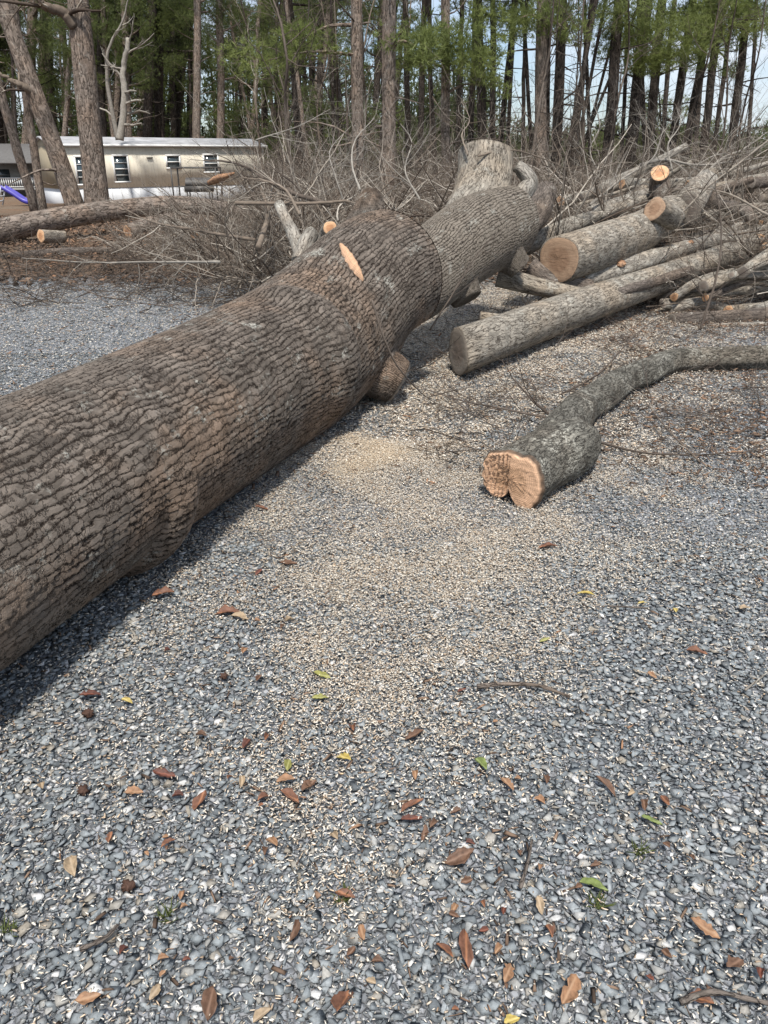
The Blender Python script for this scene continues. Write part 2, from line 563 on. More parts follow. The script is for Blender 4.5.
# ------------------------------------------------------------------ ground
def ground_material():
    b = MB('ground', .95, .1)
    p = b.geo()
    sp = b.n('SeparateXYZ'); b.l(p, sp.inputs[0])
    X, Y = sp.outputs[0], sp.outputs[1]
    stone = b.voro(p, 48, 'F1', out='Color')
    sc_ = b.n('SeparateColor'); b.l(stone, sc_.inputs[0])
    c_st = b.ramp(sc_.outputs[0], [(0, (.15, .16, .17)), (.5, (.25, .262, .28)), (.9, (.36, .37, .385)), (.97, (.55, .55, .54))])
    edge = b.voro(p, 48, 'DISTANCE_TO_EDGE')
    c_st = b.mix(b.ramp(edge, [(0, .6), (.12, 0)]), c_st, (.10, .095, .088))
    chip = b.voro(p, 110, 'F1', out='Color')
    sc2 = b.n('SeparateColor'); b.l(chip, sc2.inputs[0])
    c_chip = b.ramp(sc2.outputs[1], [(0, (.16, .13, .10)), (.45, (.38, .33, .27)), (.8, (.56, .49, .40)), (1, (.66, .60, .52))])
    # chips: a broad band running back from the middle to the log pile at the right
    nz = b.noise(p, 1.3, 5, .6)
    ax = b.math('ABSOLUTE', b.math('SUBTRACT', X, b.math('MULTIPLY_ADD', Y, .30, -.75)))
    wid = b.math('MULTIPLY_ADD', Y, .34, .1)
    band = b.math('SUBTRACT', 1.0, b.math('DIVIDE', ax, wid))
    band = b.math('ADD', band, b.math('MULTIPLY_ADD', nz, 1.6, -.8))
    ready = b.ramp(Y, [(0, 0), (1, 1)])
    yy = b.n('MapRange'); yy.inputs['From Min'].default_value = 3.0; yy.inputs['From Max'].default_value = 5.5
    b.l(Y, yy.inputs['Value'])
    f_chip = b.math('MULTIPLY', b.ramp(band, [(.1, 0), (.6, .85)]), yy.outputs[0])
    f_chip = b.math('MULTIPLY', f_chip, b.ramp(sc2.outputs[2], [(.25, .35), (.6, 1)]))
    c = b.mix(f_chip, c_st, c_chip)
    # leaf litter and pine straw beyond the gravel
    lit_n = b.noise(b.map(p, (1, 1, 1)), 22, 6, .75)
    c_lit = b.ramp(lit_n, [(.28, (.055, .036, .026)), (.45, (.15, .095, .062)), (.58, (.27, .17, .105)), (.72, (.38, .29, .21))])
    c_lit = b.mix(b.ramp(b.noise(p, .8, 4, .6), [(.4, 0), (.65, .6)]), c_lit, (.20, .17, .13))
    lim = b.math('ADD', Y, b.math('MULTIPLY_ADD', b.noise(p, .6, 4, .6), 4.0, -2.0))
    mr = b.n('MapRange'); mr.inputs['From Min'].default_value = 11.3; mr.inputs['From Max'].default_value = 12.6
    b.l(lim, mr.inputs['Value'])
    # damp dark mulch under the trees on the left
    c = b.mix(mr.outputs[0], c, c_lit)
    b.col(c)
    hh = b.math('ADD', b.ramp(edge, [(0, 0), (.2, 1)]), b.math('MULTIPLY', sc_.outputs[1], .8))
    b.bump(hh, .8, .012)
    return b.m


def grid_patch(x0, x1, y0, y1, nx, ny, powy=1.0):
    xs = np.linspace(x0, x1, nx)
    t = np.linspace(0, 1, ny) ** powy
    ys = y0 + (y1 - y0) * t
    X, Y = np.meshgrid(xs, ys)
    return X, Y


def build_ground():
    t = np.linspace(-1, 1, 161)
    xs = np.sign(t) * (np.abs(t) ** 3) * 900 + t * 25
    u = np.linspace(0, 1, 220)
    ys = -25 + 60 * u + 1100 * u ** 6
    X, Y = np.meshgrid(xs, ys)
    Z = gz(X, Y)
    V = np.stack([X, Y, Z], -1).reshape(-1, 3)
    idx = np.arange(len(V)).reshape(X.shape)
    q = np.stack([idx[:-1, :-1], idx[:-1, 1:], idx[1:, 1:], idx[1:, :-1]], -1).reshape(-1, 4)
    o = link('ground', mesh_np('ground', V, q, None, True), ground_material())
    tag(o, 'ground of grey gravel turning to brown leaf litter under the trees', None, None, 'structure')


build_ground()


# ------------------------------------------------------------------ gravel stones
def rot_batch(n, g, tilt):
    """random yaw plus limited tilt, (n,3,3)"""
    yaw = g.uniform(0, 2 * np.pi, n)
    ax = g.uniform(0, 2 * np.pi, n)
    t = np.abs(g.normal(size=n)) * tilt
    cz, sz = np.cos(yaw), np.sin(yaw)
    Rz = np.zeros((n, 3, 3)); Rz[:, 0, 0] = cz; Rz[:, 0, 1] = -sz; Rz[:, 1, 0] = sz; Rz[:, 1, 1] = cz; Rz[:, 2, 2] = 1
    kx, ky = np.cos(ax), np.sin(ax)
    K = np.zeros((n, 3, 3)); K[:, 0, 2] = ky; K[:, 1, 2] = -kx; K[:, 2, 0] = -ky; K[:, 2, 1] = kx
    Rt = np.eye(3)[None] + np.sin(t)[:, None, None] * K + (1 - np.cos(t))[:, None, None] * (K @ K)
    return Rt @ Rz


def hull_proto(npts, g, flatk):
    bm = bmesh.new()
    for _ in range(npts):
        v = g.normal(size=3); v /= np.linalg.norm(v)
        v = np.sign(v) * np.abs(v) ** .55
        v *= g.uniform(.55, 1.0)
        bm.verts.new((v[0], v[1] * g.uniform(.62, .9), v[2] * flatk))
    r_ = bmesh.ops.convex_hull(bm, input=bm.verts)
    for v in [v for v in bm.verts if not v.link_faces]: bm.verts.remove(v)
    bmesh.ops.triangulate(bm, faces=bm.faces)
    bm.verts.ensure_lookup_table(); bm.verts.index_update()
    V = np.array([v.co[:] for v in bm.verts]); Fc = np.array([[v.index for v in f.verts] for f in bm.faces])
    bm.free()
    V[:, :2] -= V[:, :2].mean(0)
    return V, Fc


def trunk_axis(y):
    """x and radius of the felled trunk at distance y, used to keep stones from floating through it"""
    t = (y - 1.5) / 4
    return -1.74 + 1.33 * t, .41 + .07 * t


def scatter_xy(n, y0, y1, g, margin=.35):
    """points on the ground inside the view wedge with a margin to either side, density even per m2"""
    out = []
    tot = 0
    while tot < n:
        y = np.sqrt(g.uniform(y0 ** 2, y1 ** 2, n))
        x = g.uniform(-1, 1, n) * (y * .53 + .45 + margin)
        w = (y * .53 + .45 + margin) / (y1 * .53 + .45 + margin)
        keep = g.uniform(0, 1, n) < w / (y / y1) * .55
        tx, tr = trunk_axis(y)
        keep &= ~((np.abs(x - tx) < tr * .35) & (y < 5))
        keep &= ~((x < tx - tr) & (y < 4.2) & (x < -2.6))
        P = np.stack([x, y], -1)[keep]
        out.append(P); tot += len(P)
    return np.vstack(out)[:n]


def chipmask(x, y, g=None):
    """0..1 density of sawdust and chips"""
    cx = .30 * y - .75
    w = .30 * y + .05
    band = np.exp(-((x - cx) / w) ** 2)
    spot = 1.6 * np.exp(-(((x + .12) / .16) ** 2 + ((y - 4.15) / .30) ** 2))
    path = .8 * np.exp(-(((x - (.05 + .08 * (y - 2.2))) / .30) ** 2)) * np.clip((y - 1.1) / 1.2, 0, 1)
    wob = np.sin(x * 5.1 + 2 * np.sin(y * 3.3)) * np.sin(y * 4.3 + 1.7 * np.sin(x * 3.9)) + .6 * np.sin(x * 11 + 1.5 * np.sin(y * 7)) * np.sin(y * 9 + x * 2)
    wob = np.clip(.5 + .62 * wob, 0, 1) ** 1.5
    lo = np.clip((y - .9) / 2.2, .13, 1)
    return np.clip(band * lo * (.22 + .9 * wob) + spot + 1.3 * path * (.3 + .7 * wob), 0.08, 1.6)


STONE = MB('slate_gravel', .95, .08)
_r = STONE.attr('rnd').outputs['Fac']
_c = STONE.ramp(_r, [(0, (.11, .12, .126)), (.25, (.175, .192, .20)), (.55, (.23, .252, .26)), (.80, (.305, .325, .332)), (.88, (.27, .24, .195)), (.94, (.39, .39, .375)), (.985, (.62, .61, .59)), (1, (.78, .77, .75))])
_nz = STONE.noise(STONE.geo(), 130, 4, .65)
_c = STONE.mix(1.0, _c, STONE.ramp(_nz, [(.3, .72), (.7, 1.22)]), 'MULTIPLY')
_d = STONE.ramp(STONE.noise(STONE.geo(), 35, 4, .7), [(.55, 0), (.72, .5)])
_c = STONE.mix(_d, _c, (.36, .345, .315))
STONE.col(_c)
STONE.bump(STONE.noise(STONE.geo(), 260, 4, .6), .45, .002)


def gravel(name, n, y0, y1, s0, s1, npts, nproto, seed, zj, label, power=2.2, tilt=.19):
    g = np.random.default_rng(seed)
    XY = scatter_xy(n, y0, y1, g)
    acc_V, acc_F, acc_r = [], [], []
    base = 0
    which = g.integers(0, nproto, n)
    size = s0 + (s1 - s0) * g.uniform(0, 1, n) ** power
    rnd = g.uniform(0, .985, n)
    rnd[(g.uniform(0, 1, n) < .006) & (size < .03)] = 1.0
    for k in range(nproto):
        PV, PF = hull_proto(npts, g, g.uniform(.16, .36))
        m = which == k
        c = m.sum()
        Rm = rot_batch(c, g, tilt)
        sz = size[m]
        V = np.einsum('nij,vj->nvi', Rm, PV) * sz[:, None, None] * .5
        xy = XY[m]
        V[..., 0] += xy[:, :1]; V[..., 1] += xy[:, 1:]
        zz = gz(xy[:, 0], xy[:, 1]) + g.uniform(0, zj, c) + sz * .06
        V[..., 2] += zz[:, None]
        Fk = PF[None] + (np.arange(c) * len(PV))[:, None, None] + base
        base += c * len(PV)
        acc_V.append(V.reshape(-1, 3)); acc_F.append(Fk.reshape(-1, 3))
        acc_r.append(np.repeat(rnd[m], len(PF)))
    me = mesh_np(name, np.vstack(acc_V), np.vstack(acc_F), {'rnd': ('FLOAT', 'FACE', np.concatenate(acc_r))})
    o = link(name, me, STONE.m)
    tag(o, label, None, None, 'stuff')


gravel('gravel', 56000, .55, 3.2, .010, .056, 8, 22, 11, .009, 'crushed blue grey slate gravel covering the foreground', 2.4)
gravel('gravel', 110000, .55, 3.4, .0035, .010, 5, 6, 14, .009, 'grit and stone fines filling the gaps of the foreground gravel', 1.3)
gravel('gravel', 90000, 3.0, 7.0, .010, .044, 7, 8, 12, .010, 'finer looking slate gravel further back between trunk and logs', 2.0)
gravel('gravel', 60000, 6.8, 12.0, .016, .045, 7, 5, 13, .010, 'distant slate gravel around the log pile and past the trunk', 2.0)


# ------------------------------------------------------------------ wood chips, needles
CHIP = MB('wood_chips', .85, .15)
_r = CHIP.attr('rnd').outputs['Fac']
CHIP.col(CHIP.ramp(_r, [(0, (.30, .22, .15)), (.3, (.52, .43, .33)), (.6, (.70, .63, .52)), (.9, (.80, .75, .66)), (1, (.62, .44, .27))]))


def flakes(name, n, y0, y1, l0, l1, seed, mask, mat, label, wk=(.18, .45), zj=(.010, .026), power=1.5, tilt=.3):
    g = np.random.default_rng(seed)
    pts = []
    tot = 0
    while tot < n:
        P = scatter_xy(n * 2, y0, y1, g)
        k = g.uniform(0, 1.0, len(P)) < mask(P[:, 0], P[:, 1])
        pts.append(P[k]); tot += k.sum()
    XY = np.vstack(pts)[:n]
    L = l0 + (l1 - l0) * g.uniform(0, 1, n) ** power
    W = L * g.uniform(*wk, n)
    proto = np.array([[-.5, -.5, 0], [.5, -.35, 0.02], [.5, .4, 0], [-.5, .5, .03], [-.15, 0, .12], [.2, 0.05, .14]])
    PF3 = np.array([[0, 4, 3], [1, 2, 5]]); PF4 = np.array([[0, 1, 5, 4], [4, 5, 2, 3], [0, 3, 2, 1]])
    V = proto[None] * np.stack([L, W, L], -1)[:, None]
    V = V + g.normal(size=V.shape) * (W * .12)[:, None, None]
    V = np.einsum('nij,nvj->nvi', rot_batch(n, g, tilt), V)
    V[..., 0] += XY[:, :1]; V[..., 1] += XY[:, 1:]
    V[..., 2] += (gz(XY[:, 0], XY[:, 1]) + g.uniform(*zj, n))[:, None]
    off = (np.arange(n) * 6)[:, None, None]
    F3 = (PF3[None] + off).reshape(-1, 3); F4 = (PF4[None] + off).reshape(-1, 4)
    rnd = g.uniform(0, 1, n)
    fr = np.concatenate([np.repeat(rnd, 2), np.repeat(rnd, 3)])
    me = mesh_np(name, V.reshape(-1, 3), [F3, F4], {'rnd': ('FLOAT', 'FACE', fr)})
    tag(link(name, me, mat), label, None, None, 'stuff')


flakes('wood_chips', 150000, .6, 4.6, .004, .015, 21, lambda x, y: chipmask(x, y), CHIP.m, 'pale sawdust flakes sprinkled over the foreground gravel')
flakes('wood_chips', 130000, 4.2, 11, .008, .028, 22, lambda x, y: chipmask(x, y), CHIP.m, 'sawdust and wood chips strewn between the logs')
HEAP = MB('fresh_sawdust', .9, .1)
HEAP.col(HEAP.ramp(HEAP.attr('rnd').outputs['Fac'], [(0, (.48, .35, .23)), (.5, (.74, .60, .43)), (1, (.86, .77, .62))]))
flakes('sawdust', 15000, 3.4, 5.0, .003, .011, 25, lambda x, y: np.exp(-(((x + .10 - .10 * np.sin(y * 9)) / .13) ** 2 + ((y - 4.35) / .26) ** 2)), HEAP.m, 'small heap of fresh yellow sawdust beside the big trunk', zj=(.012, .034))
LIT = MB('bark_litter', .9, .1)
LIT.col(LIT.ramp(LIT.attr('rnd').outputs['Fac'], [(0, (.05, .037, .029)), (.5, (.135, .092, .066)), (.85, (.22, .15, .105)), (1, (.30, .17, .10))]))
flakes('bark_litter', 26000, 3.8, 11, .01, .07, 26, lambda x, y: np.clip((x - .15 * y) * .6, .1, 1) * (.3 + .7 * (np.sin(x * 2.3 + np.sin(y * 2)) * np.sin(y * 1.9 + x) > -.1)), LIT.m, 'dark bark scraps and broken twigs among the chips', (.05, .3), (.012, .03), 2.5)
flakes('bark_litter', 6500, .6, 7, .008, .040, 23, lambda x, y: .3 + .7 * (np.sin(x * 3 + y) > .2), LIT.m, 'brown bark crumbs and leaf bits scattered over the gravel', (.07, .35), (.008, .022), 2.0)
flakes('leaf_litter', 50000, 11, 30, .03, .13, 24, lambda x, y: .8 + 0 * x, LIT.m, 'brown leaf litter on the ground beyond the gravel', (.3, .8), (.005, .05), 1.5, .5)


# ------------------------------------------------------------------ the felled tree
def felled_tree():
    def ax(y, lift=0.0):
        x, r_ = trunk_axis(y)
        return [x, y, r_ * .97 + lift, r_]
    main = [ax(-1.6), ax(0), ax(1.5), ax(3), ax(4.3), ax(5.2, .03)]
    main[-2][3] = .47; main[-1][3] = .50
    e = D(368, 283, 5.75); main.append([*e, .45])
    e = D(397, 266, 6.05); main.append([*e, .425])
    seg2 = [[*D(385, 300, 6.2), .30], [*D(415, 286, 6.7), .31], [*D(441, 264, 7.2), .345], [*D(470, 243, 7.7), .375], [*D(495, 230, 8.1), .37], [*D(510, 223, 8.35), .34]]
    low = [[*D(338, 330, 5.5), .34], [*D(370, 366, 5.45), .22], [*D(397, 383, 5.45), .165]]
    top = [[*D(362, 262, 6.0), .21], [*D(367, 230, 6.25), .175], [*D(370, 210, 6.35), .125], [*D(372, 193, 6.45), .075]]
    under = [[*D(455, 275, 7.2), .2], [*D(468, 300, 7.1), .14]]
    under2 = [[*D(500, 245, 7.9), .2], [*D(520, 268, 7.9), .12]]
    skel = [main, seg2, low, top, under, under2]
    seeds = [3, 8, 5, 6, 9, 10]
    ns = [260, 90, 30, 30, 20, 20]
    A = Acc(); curves = []; endl = []
    for sk, sd, n in zip(skel, seeds, ns):
        Q = catmull(np.array(sk), n)
        curves.append(Q)
        V, Fc, bk, ends = sweep(Q[:, :3], Q[:, 3], 72, .030 if sk is main else .035, sd)
        endl.append(ends)
        A.add(V, Fc, bk)
    # collars and burls that swell out of the stem
    def blob(c, r_, s):
        g = np.random.default_rng(s)
        bm = bmesh.new(); bmesh.ops.create_icosphere(bm, subdivisions=4, radius=1)
        V = np.array([v.co[:] for v in bm.verts]); Fq = np.array([[v.index for v in f.verts] for f in bm.faces]); bm.free()
        A.add(V * np.array(r_) + np.array(c), Fq)
    x, r_ = trunk_axis(2.9)
    blob((x + .10, 2.95, r_ * .95), (.40, .26, .43), 1)
    x, r_ = trunk_axis(4.7)
    blob((x + .06, 4.75, r_ * 1.02), (.47, .42, .46), 2)
    blob(D(372, 325, 5.62), (.26, .26, .30), 3)
    tmp = bpy.data.objects.new('tmp', A.mesh('tmp'))
    C.objects.link(tmp)
    md = tmp.modifiers.new('r', 'REMESH'); md.mode = 'VOXEL'; md.voxel_size = .0095
    ms = tmp.modifiers.new('s', 'SMOOTH'); ms.factor = .5; ms.iterations = 10
    dg = bpy.context.evaluated_depsgraph_get()
    me = bpy.data.meshes.new_from_object(tmp.evaluated_get(dg), depsgraph=dg)
    bpy.data.objects.remove(tmp)
    n = len(me.vertices)
    co = np.empty(n * 3, np.float32); me.vertices.foreach_get('co', co); co = co.reshape(-1, 3).astype(float)
    best = np.full(n, 1e9); bk = np.zeros((n, 3))
    for ci, Q in enumerate(curves):
        P = Q[:, :3]
        T = np.gradient(P, axis=0); T /= np.linalg.norm(T, axis=1)[:, None]
        s = np.concatenate([[0], np.cumsum(np.linalg.norm(np.diff(P, axis=0), axis=1))])
        N = np.cross(T, [0, 0, 1.]); N /= np.linalg.norm(N, axis=1)[:, None]
        B = np.cross(T, N)
        for a in range(0, n, 40000):
            c = co[a:a + 40000]
            d2 = ((c[:, None] - P[None, ::3]) ** 2).sum(-1)
            i = d2.argmin(1) * 3
            i = np.minimum(i, len(P) - 1)
            dv = c - P[i]
            al = (dv * T[i]).sum(1)
            x_, y_ = (dv * N[i]).sum(1), (dv * B[i]).sum(1)
            dist = np.sqrt(x_ ** 2 + y_ ** 2) - Q[i, 3] + np.maximum(np.abs(al) - .04, 0) * 1.2
            m = dist < best[a:a + 40000]
            sl = np.arange(a, a + len(c))[m]
            best[sl] = dist[m]
            bk[sl] = np.stack([x_, y_, s[i] + al + ci * 3.3], -1)[m]
    # swirl the bark coordinates a little so the ridges run obliquely as on the photographed stem
    tn = me.attributes.new('tone', 'FLOAT', 'POINT')
    tn.data.foreach_set('value', np.clip((co[:, 1] - 6.35 + .3 * (co[:, 0] - .1)) / .3, 0, 1).astype(np.float32))
    at = me.attributes.new('bk', 'FLOAT_VECTOR', 'POINT')
    ang = bk[:, 2] * .0
    bk2 = np.stack([bk[:, 0] * np.cos(ang) - bk[:, 1] * np.sin(ang), bk[:, 0] * np.sin(ang) + bk[:, 1] * np.cos(ang), bk[:, 2]], -1)
    at.data.foreach_set('vector', bk2.astype(np.float32).ravel())
    me.polygons.foreach_set('use_smooth', np.ones(len(me.polygons), bool))
    loc = np.array([trunk_axis(2.0)[0], 2.0, 0.0])
    root = empty('felled_tree', loc, 'huge felled trunk with furrowed brown bark lying diagonally across the gravel', 'felled tree')
    me.materials.clear()
    from mathutils.bvhtree import BVHTree
    bvh = BVHTree.FromPolygons([tuple(v) for v in co], [tuple(p.vertices) for p in me.polygons])
    co2 = (co - loc).astype(np.float32)
    me.vertices.foreach_set('co', co2.ravel()); me.update()
    link('trunk', me, M['oak'], root)
    for k, cm, nm in ((0, 'cut_brown', 'cut_face'), (2, 'cut_grey', 'cut_face')):
        cut_face(endl[k][1], M[cm], root, loc, proud=.012)
    cut_face(endl[0][0], M['cut_fresh'], root, loc, proud=.012)
    # chainsaw scar where a limb was trimmed
    p0, p1 = np.array([340, 244.]), np.array([363, 281.])
    nn = 16
    V = []; U = []
    dirp = (p1 - p0) / np.linalg.norm(p1 - p0); per = np.array([-dirp[1], dirp[0]])
    L = np.linalg.norm(p1 - p0)
    for i in range(nn):
        t = i / (nn - 1)
        w = 5.0 * (1 + .18 * math.sin(i * 2.3)) * (math.sin(math.pi * min(max(t, .02), .985)) ** .6) * (1 - .25 * t)
        for j in range(7):
            u = j / 3 - 1
            q = p0 + dirp * L * t + per * w * u
            a, dy, dz = ray(q[0], q[1])
            d = Vector((a, dy, dz)).normalized()
            hit = bvh.ray_cast(Vector((0, 0, H)), d)
            hp = np.array(hit[0]) if hit[0] is not None else D(q[0], q[1], 5.9)
            nrm = np.array(hit[1]) if hit[0] is not None else -np.array(d)
            bulge = .032 * (1 - u * u) ** .5 * math.sin(math.pi * t) ** .5 - .012 * (abs(u) > .9) + .006
            V.append(hp + nrm * bulge - loc); U.append((u * .05 + 1, t * .3, .35 + .62 * abs(u) ** 3))
    idx = np.arange(nn * 7).reshape(nn, 7)
    q = np.stack([idx[:-1, :-1], idx[:-1, 1:], idx[1:, 1:], idx[1:, :-1]], -1).reshape(-1, 4)
    so = link('cut_scar', mesh_np('cut_scar', np.array(V), q, {'bk': ('FLOAT_VECTOR', 'POINT', np.array(U))}, True), M['cut_fresh'], root)
    so['label'] = 'orange saw scar on top of the trunk'
    # paler limb stubs that stick up behind the stem
    def stub(ctrl, mat, cut, seed, name='limb_stub', lab=None, lump=.08):
        Q = catmull(np.array(ctrl), 34)
        V, Fc, bk_, ends = sweep(Q[:, :3], Q[:, 3], 26, lump, seed)
        A = Acc(); A.add(V - loc, Fc, bk_)
        o = link(name, A.mesh(name), M[mat], root)
        if lab: o['label'] = lab
        if cut: cut_face(ends[1], M[cut], o, loc)
        return o
    stub([[*D(448, 236, 7.7), .16], [*D(468, 216, 8.0), .25], [*D(480, 196, 8.25), .275], [*D(484, 176, 8.4), .275], [*D(485, 153, 8.5), .275]], 'log', 'cut_grey', 31, lab='broad grey brown limb stub sawn flat at its top', lump=.04)
    stub([[*D(305, 262, 6.3), .06], [*D(296, 240, 6.5), .055], [*D(287, 222, 6.8), .05], [*D(279, 204, 7.0), .042]], 'pale', 'cut_grey', 32, lab='short lichened limb stub leaning left')
    stub([[*D(300, 262, 6.3), .07], [*D(306, 244, 6.4), .065], [*D(312, 233, 6.5), .058]], 'pale', 'cut_grey', 33)
    stub([[*D(322, 246, 6.75), .07], [*D(328, 231, 6.65), .06], [*D(330, 228, 6.42), .056]], 'pale', 'cut_orange', 34, lab='small stub with an orange sawn face')
    stub([[*D(515, 206, 8.3), .09], [*D(524, 192, 8.35), .085], [*D(530, 182, 8.4), .075], [*D(523, 172, 8.4), .065], [*D(516, 166, 8.4), .05]], 'pale', None, 35, lab='hooked pale limb stub')
    stub([[*D(526, 226, 8.9), .14], [*D(537, 210, 9.1), .15], [*D(546, 192, 9.4), .12]], 'dark', None, 36)
    return bvh


TRUNK_BVH = felled_tree()

# ------------------------------------------------------------------ logs of the pile
gnd = lambda px, py, r_: [*G(px, py, r_ * .95)]


def sawn_log():
    """the pale log nearest the camera, its butt split into two lobes by the hinge"""
    pts = [D(0, 0, 1)] * 0
    pts = [gnd(513, 478, .155), gnd(540, 462, .165), gnd(570, 448, .165), gnd(588, 440, .12)]; rad = [.15, .163, .160, .08]
    Q = catmull(np.column_stack([np.array(pts), rad]), 60)

    def butt(rr, a, s_):
        def exit_(cx, cy, hw, hh):
            dx, dy = np.cos(a) / hw, -np.sin(a) / hh
            ox, oy = -cx / hw, -cy / hh
            A_ = dx ** 2 + dy ** 2; B_ = ox * dx + oy * dy; C_ = ox ** 2 + oy ** 2 - 1
            disc = B_ ** 2 - A_ * C_
            return np.where(disc > 0, (-B_ + np.sqrt(np.maximum(disc, 0))) / A_, 0)
        lob = np.maximum(np.maximum(exit_(.085, -.004, .097, .150), exit_(-.092, -.002, .095, .132)), exit_(0, .062, .15, .085))
        lob = lob * (1 + .014 * np.sin(a * 7 + 1) + .014 * np.sin(a * 17))
        w = np.clip(1 - s_ / .26, 0, 1)[:, None] ** 1.3
        return rr * (1 - w) + lob[None] * w
    V, Fc, bk, ends = sweep(Q[:, :3], Q[:, 3], 96, .03, 41, ringfn=butt)
    A = Acc(); A.add(V, Fc, bk)
    ctrl = [(550, 452, .12), (572, 423, .125), (586, 406, .108), (603, 396, .112), (622, 382, .10), (644, 373, .106), (668, 362, .10), (694, 359, .105), (768, 357, .10), (840, 350, .09)]
    pts = [gnd(px, py, r_) for px, py, r_ in ctrl]; rad = [c[2] for c in ctrl]
    pts[0][2] += .05; pts[1][2] += .04
    Qa = catmull(np.column_stack([np.array(pts), rad]), 110)
    V, Fc, bk, _ = sweep(Qa[:, :3], Qa[:, 3], 40, .085, 43)
    A.add(V, Fc, bk)
    # knot stub on the right flank
    loc = np.array([*Q[0, :2], 0.0])
    o = link('log', A.mesh('log'), M['mossy'], None, loc)
    tag(o, 'nearest sawn log, its split orange butt facing the camera', 'log')
    cut_face(ends[0], M['cut_fresh'], o, loc, proud=.026, torn=.022)['label'] = 'split pinkish orange butt of two lobes with torn fibres on the left'


sawn_log()

# the long straight log
log([D(458, 352, 6.15), D(560, 315, 7.55), D(660, 279, 9.3), D(762, 243, 11.6)], [.188, .183, .165, .165],
    'long straight grey log crossing behind the nearest sawn log', 'log', ('cut_grey', 'cut_orange'), group=None, n=120, S=40, lump=.035, seed=51, shear=-.75)
# the thick log with the brown round face
log([D(559, 259, 8.3), D(600, 246, 9.0), D(640, 232, 9.8), D(672, 212, 10.6)], [.235, .245, .235, .20],
    'thick log on top of the pile with a wide brown sawn face', 'log', ('cut_brown', None), n=90, S=44, lump=.03, seed=52)
LOGS = [
    # points (px, py, Y), radii, label, mat, cuts
    ([(520, 250, 9.0), (560, 230, 9.8), (605, 214, 10.6), (650, 198, 11.6)], [.10, .095, .085, .07], 'thin grey limb running up behind the thick brown-faced log, orange scar on it', 'log', ('cut_orange', None)),
    ([(578, 283, 8.6), (640, 262, 9.4), (700, 245, 10.6), (768, 232, 12)], [.115, .11, .10, .09], 'pale limb directly under the thick brown-faced log', 'pale', ('cut_orange', None)),
    ([(498, 276, 8.2), (545, 289, 8.1), (605, 300, 8.0)], [.095, .085, .07], 'short grey limb sloping down right from under the big stem', 'log', ('cut_grey', 'cut_grey')),
    ([(715, 281, 10.0), (745, 284, 10.0), (800, 284, 10.1)], [.10, .095, .09], 'grey log with orange end poking out at the right edge of the pile', 'log', ('cut_orange', None)),
    ([(668, 309, 9.0), (700, 303, 9.1), (735, 310, 9.15), (790, 303, 9.3)], [.062, .06, .058, .055], 'wavy pale limb lying right of the long straight log', 'pale', ('cut_grey', None)),
    ([(672, 322, 8.4), (710, 319, 8.5), (790, 313, 8.7)], [.085, .08, .075], 'dark limb lowest on the right side of the pile', 'dark', ('cut_grey', None)),
    ([(704, 397, 5.75), (722, 389, 5.95), (745, 384, 6.1), (800, 376, 6.3)], [.034, .036, .034, .032], 'short reddish brown limb lying alone near the right edge', 'dark', ('cut_orange', None)),
    ([(600, 240, 11.3), (660, 226, 11.8), (720, 214, 12.6), (790, 206, 13.5)], [.12, .11, .10, .09], 'pale limb stretching right behind the short upright stub', 'pale', (None, None)),
    ([(640, 262, 11.0), (700, 256, 11.6), (790, 246, 12.5)], [.085, .08, .07], 'slim limb lying between two pale limbs near the right edge', 'log', (None, None)),
    ([(700, 195, 12.0), (725, 205, 12.0), (745, 212, 11.9), (755, 222, 11.8)], [.10, .09, .085, .07], 'bent dark limb with a broken pale end high on the pile', 'dark', (None, 'cut_grey')),
    ([(590, 214, 12.2), (620, 203, 12.6), (648, 194, 13.0)], [.10, .10, .09], 'mossy limb just above and behind the thick brown-faced log', 'pale', ('cut_grey', None)),
    ([(655, 226, 11.0), (705, 196, 12.6), (760, 180, 13.6), (810, 172, 14.2)], [.14, .13, .10, .08], 'rough limb leaning up to the right past the upright stub', 'log', (None, None)),
    ([(560, 303, 7.9), (620, 292, 8.3), (690, 270, 9.5)], [.05, .055, .05], 'thin dark limb wedged under the long straight log', 'dark', (None, None)),
    ([(480, 318, 7.3), (520, 322, 7.3), (560, 314, 7.6)], [.06, .06, .05], 'low grey limb on the ground between big stem and long log', 'log', ('cut_grey', None)),
    ([(690, 240, 12.2), (730, 232, 12.5), (800, 226, 13)], [.09, .085, .08], 'thin grey limb behind the orange end of the long log', 'log', (None, None)),
    ([(610, 190, 13.6), (660, 184, 14), (720, 176, 14.5), (780, 160, 15)], [.055, .06, .05, .04], 'grey limb arching across the back of the pile', 'pale', (None, None)),
    ([(660, 296, 9.3), (720, 291, 9.6), (800, 290, 9.9)], [.05, .05, .045], 'thin straight limb just under the orange-ended log', 'log', (None, None)),
    ([(694, 330, 8.2), (740, 326, 8.3), (800, 326, 8.4)], [.04, .04, .035], 'thin low limb in front of the dark limb at the right', 'pale', (None, None)),
    ([(530, 268, 8.5), (552, 281, 8.4), (590, 288, 8.5)], [.12, .11, .09], 'stubby dark log half hidden beneath the thick brown-faced log', 'dark', (None, None)),
]
SCARS = {0: [(572, 226, 9.95, .045)], 1: [(621, 264, 8.98, .05), (690, 243, 10.25, .045)], 7: [(660, 222, 11.65, .05)]}
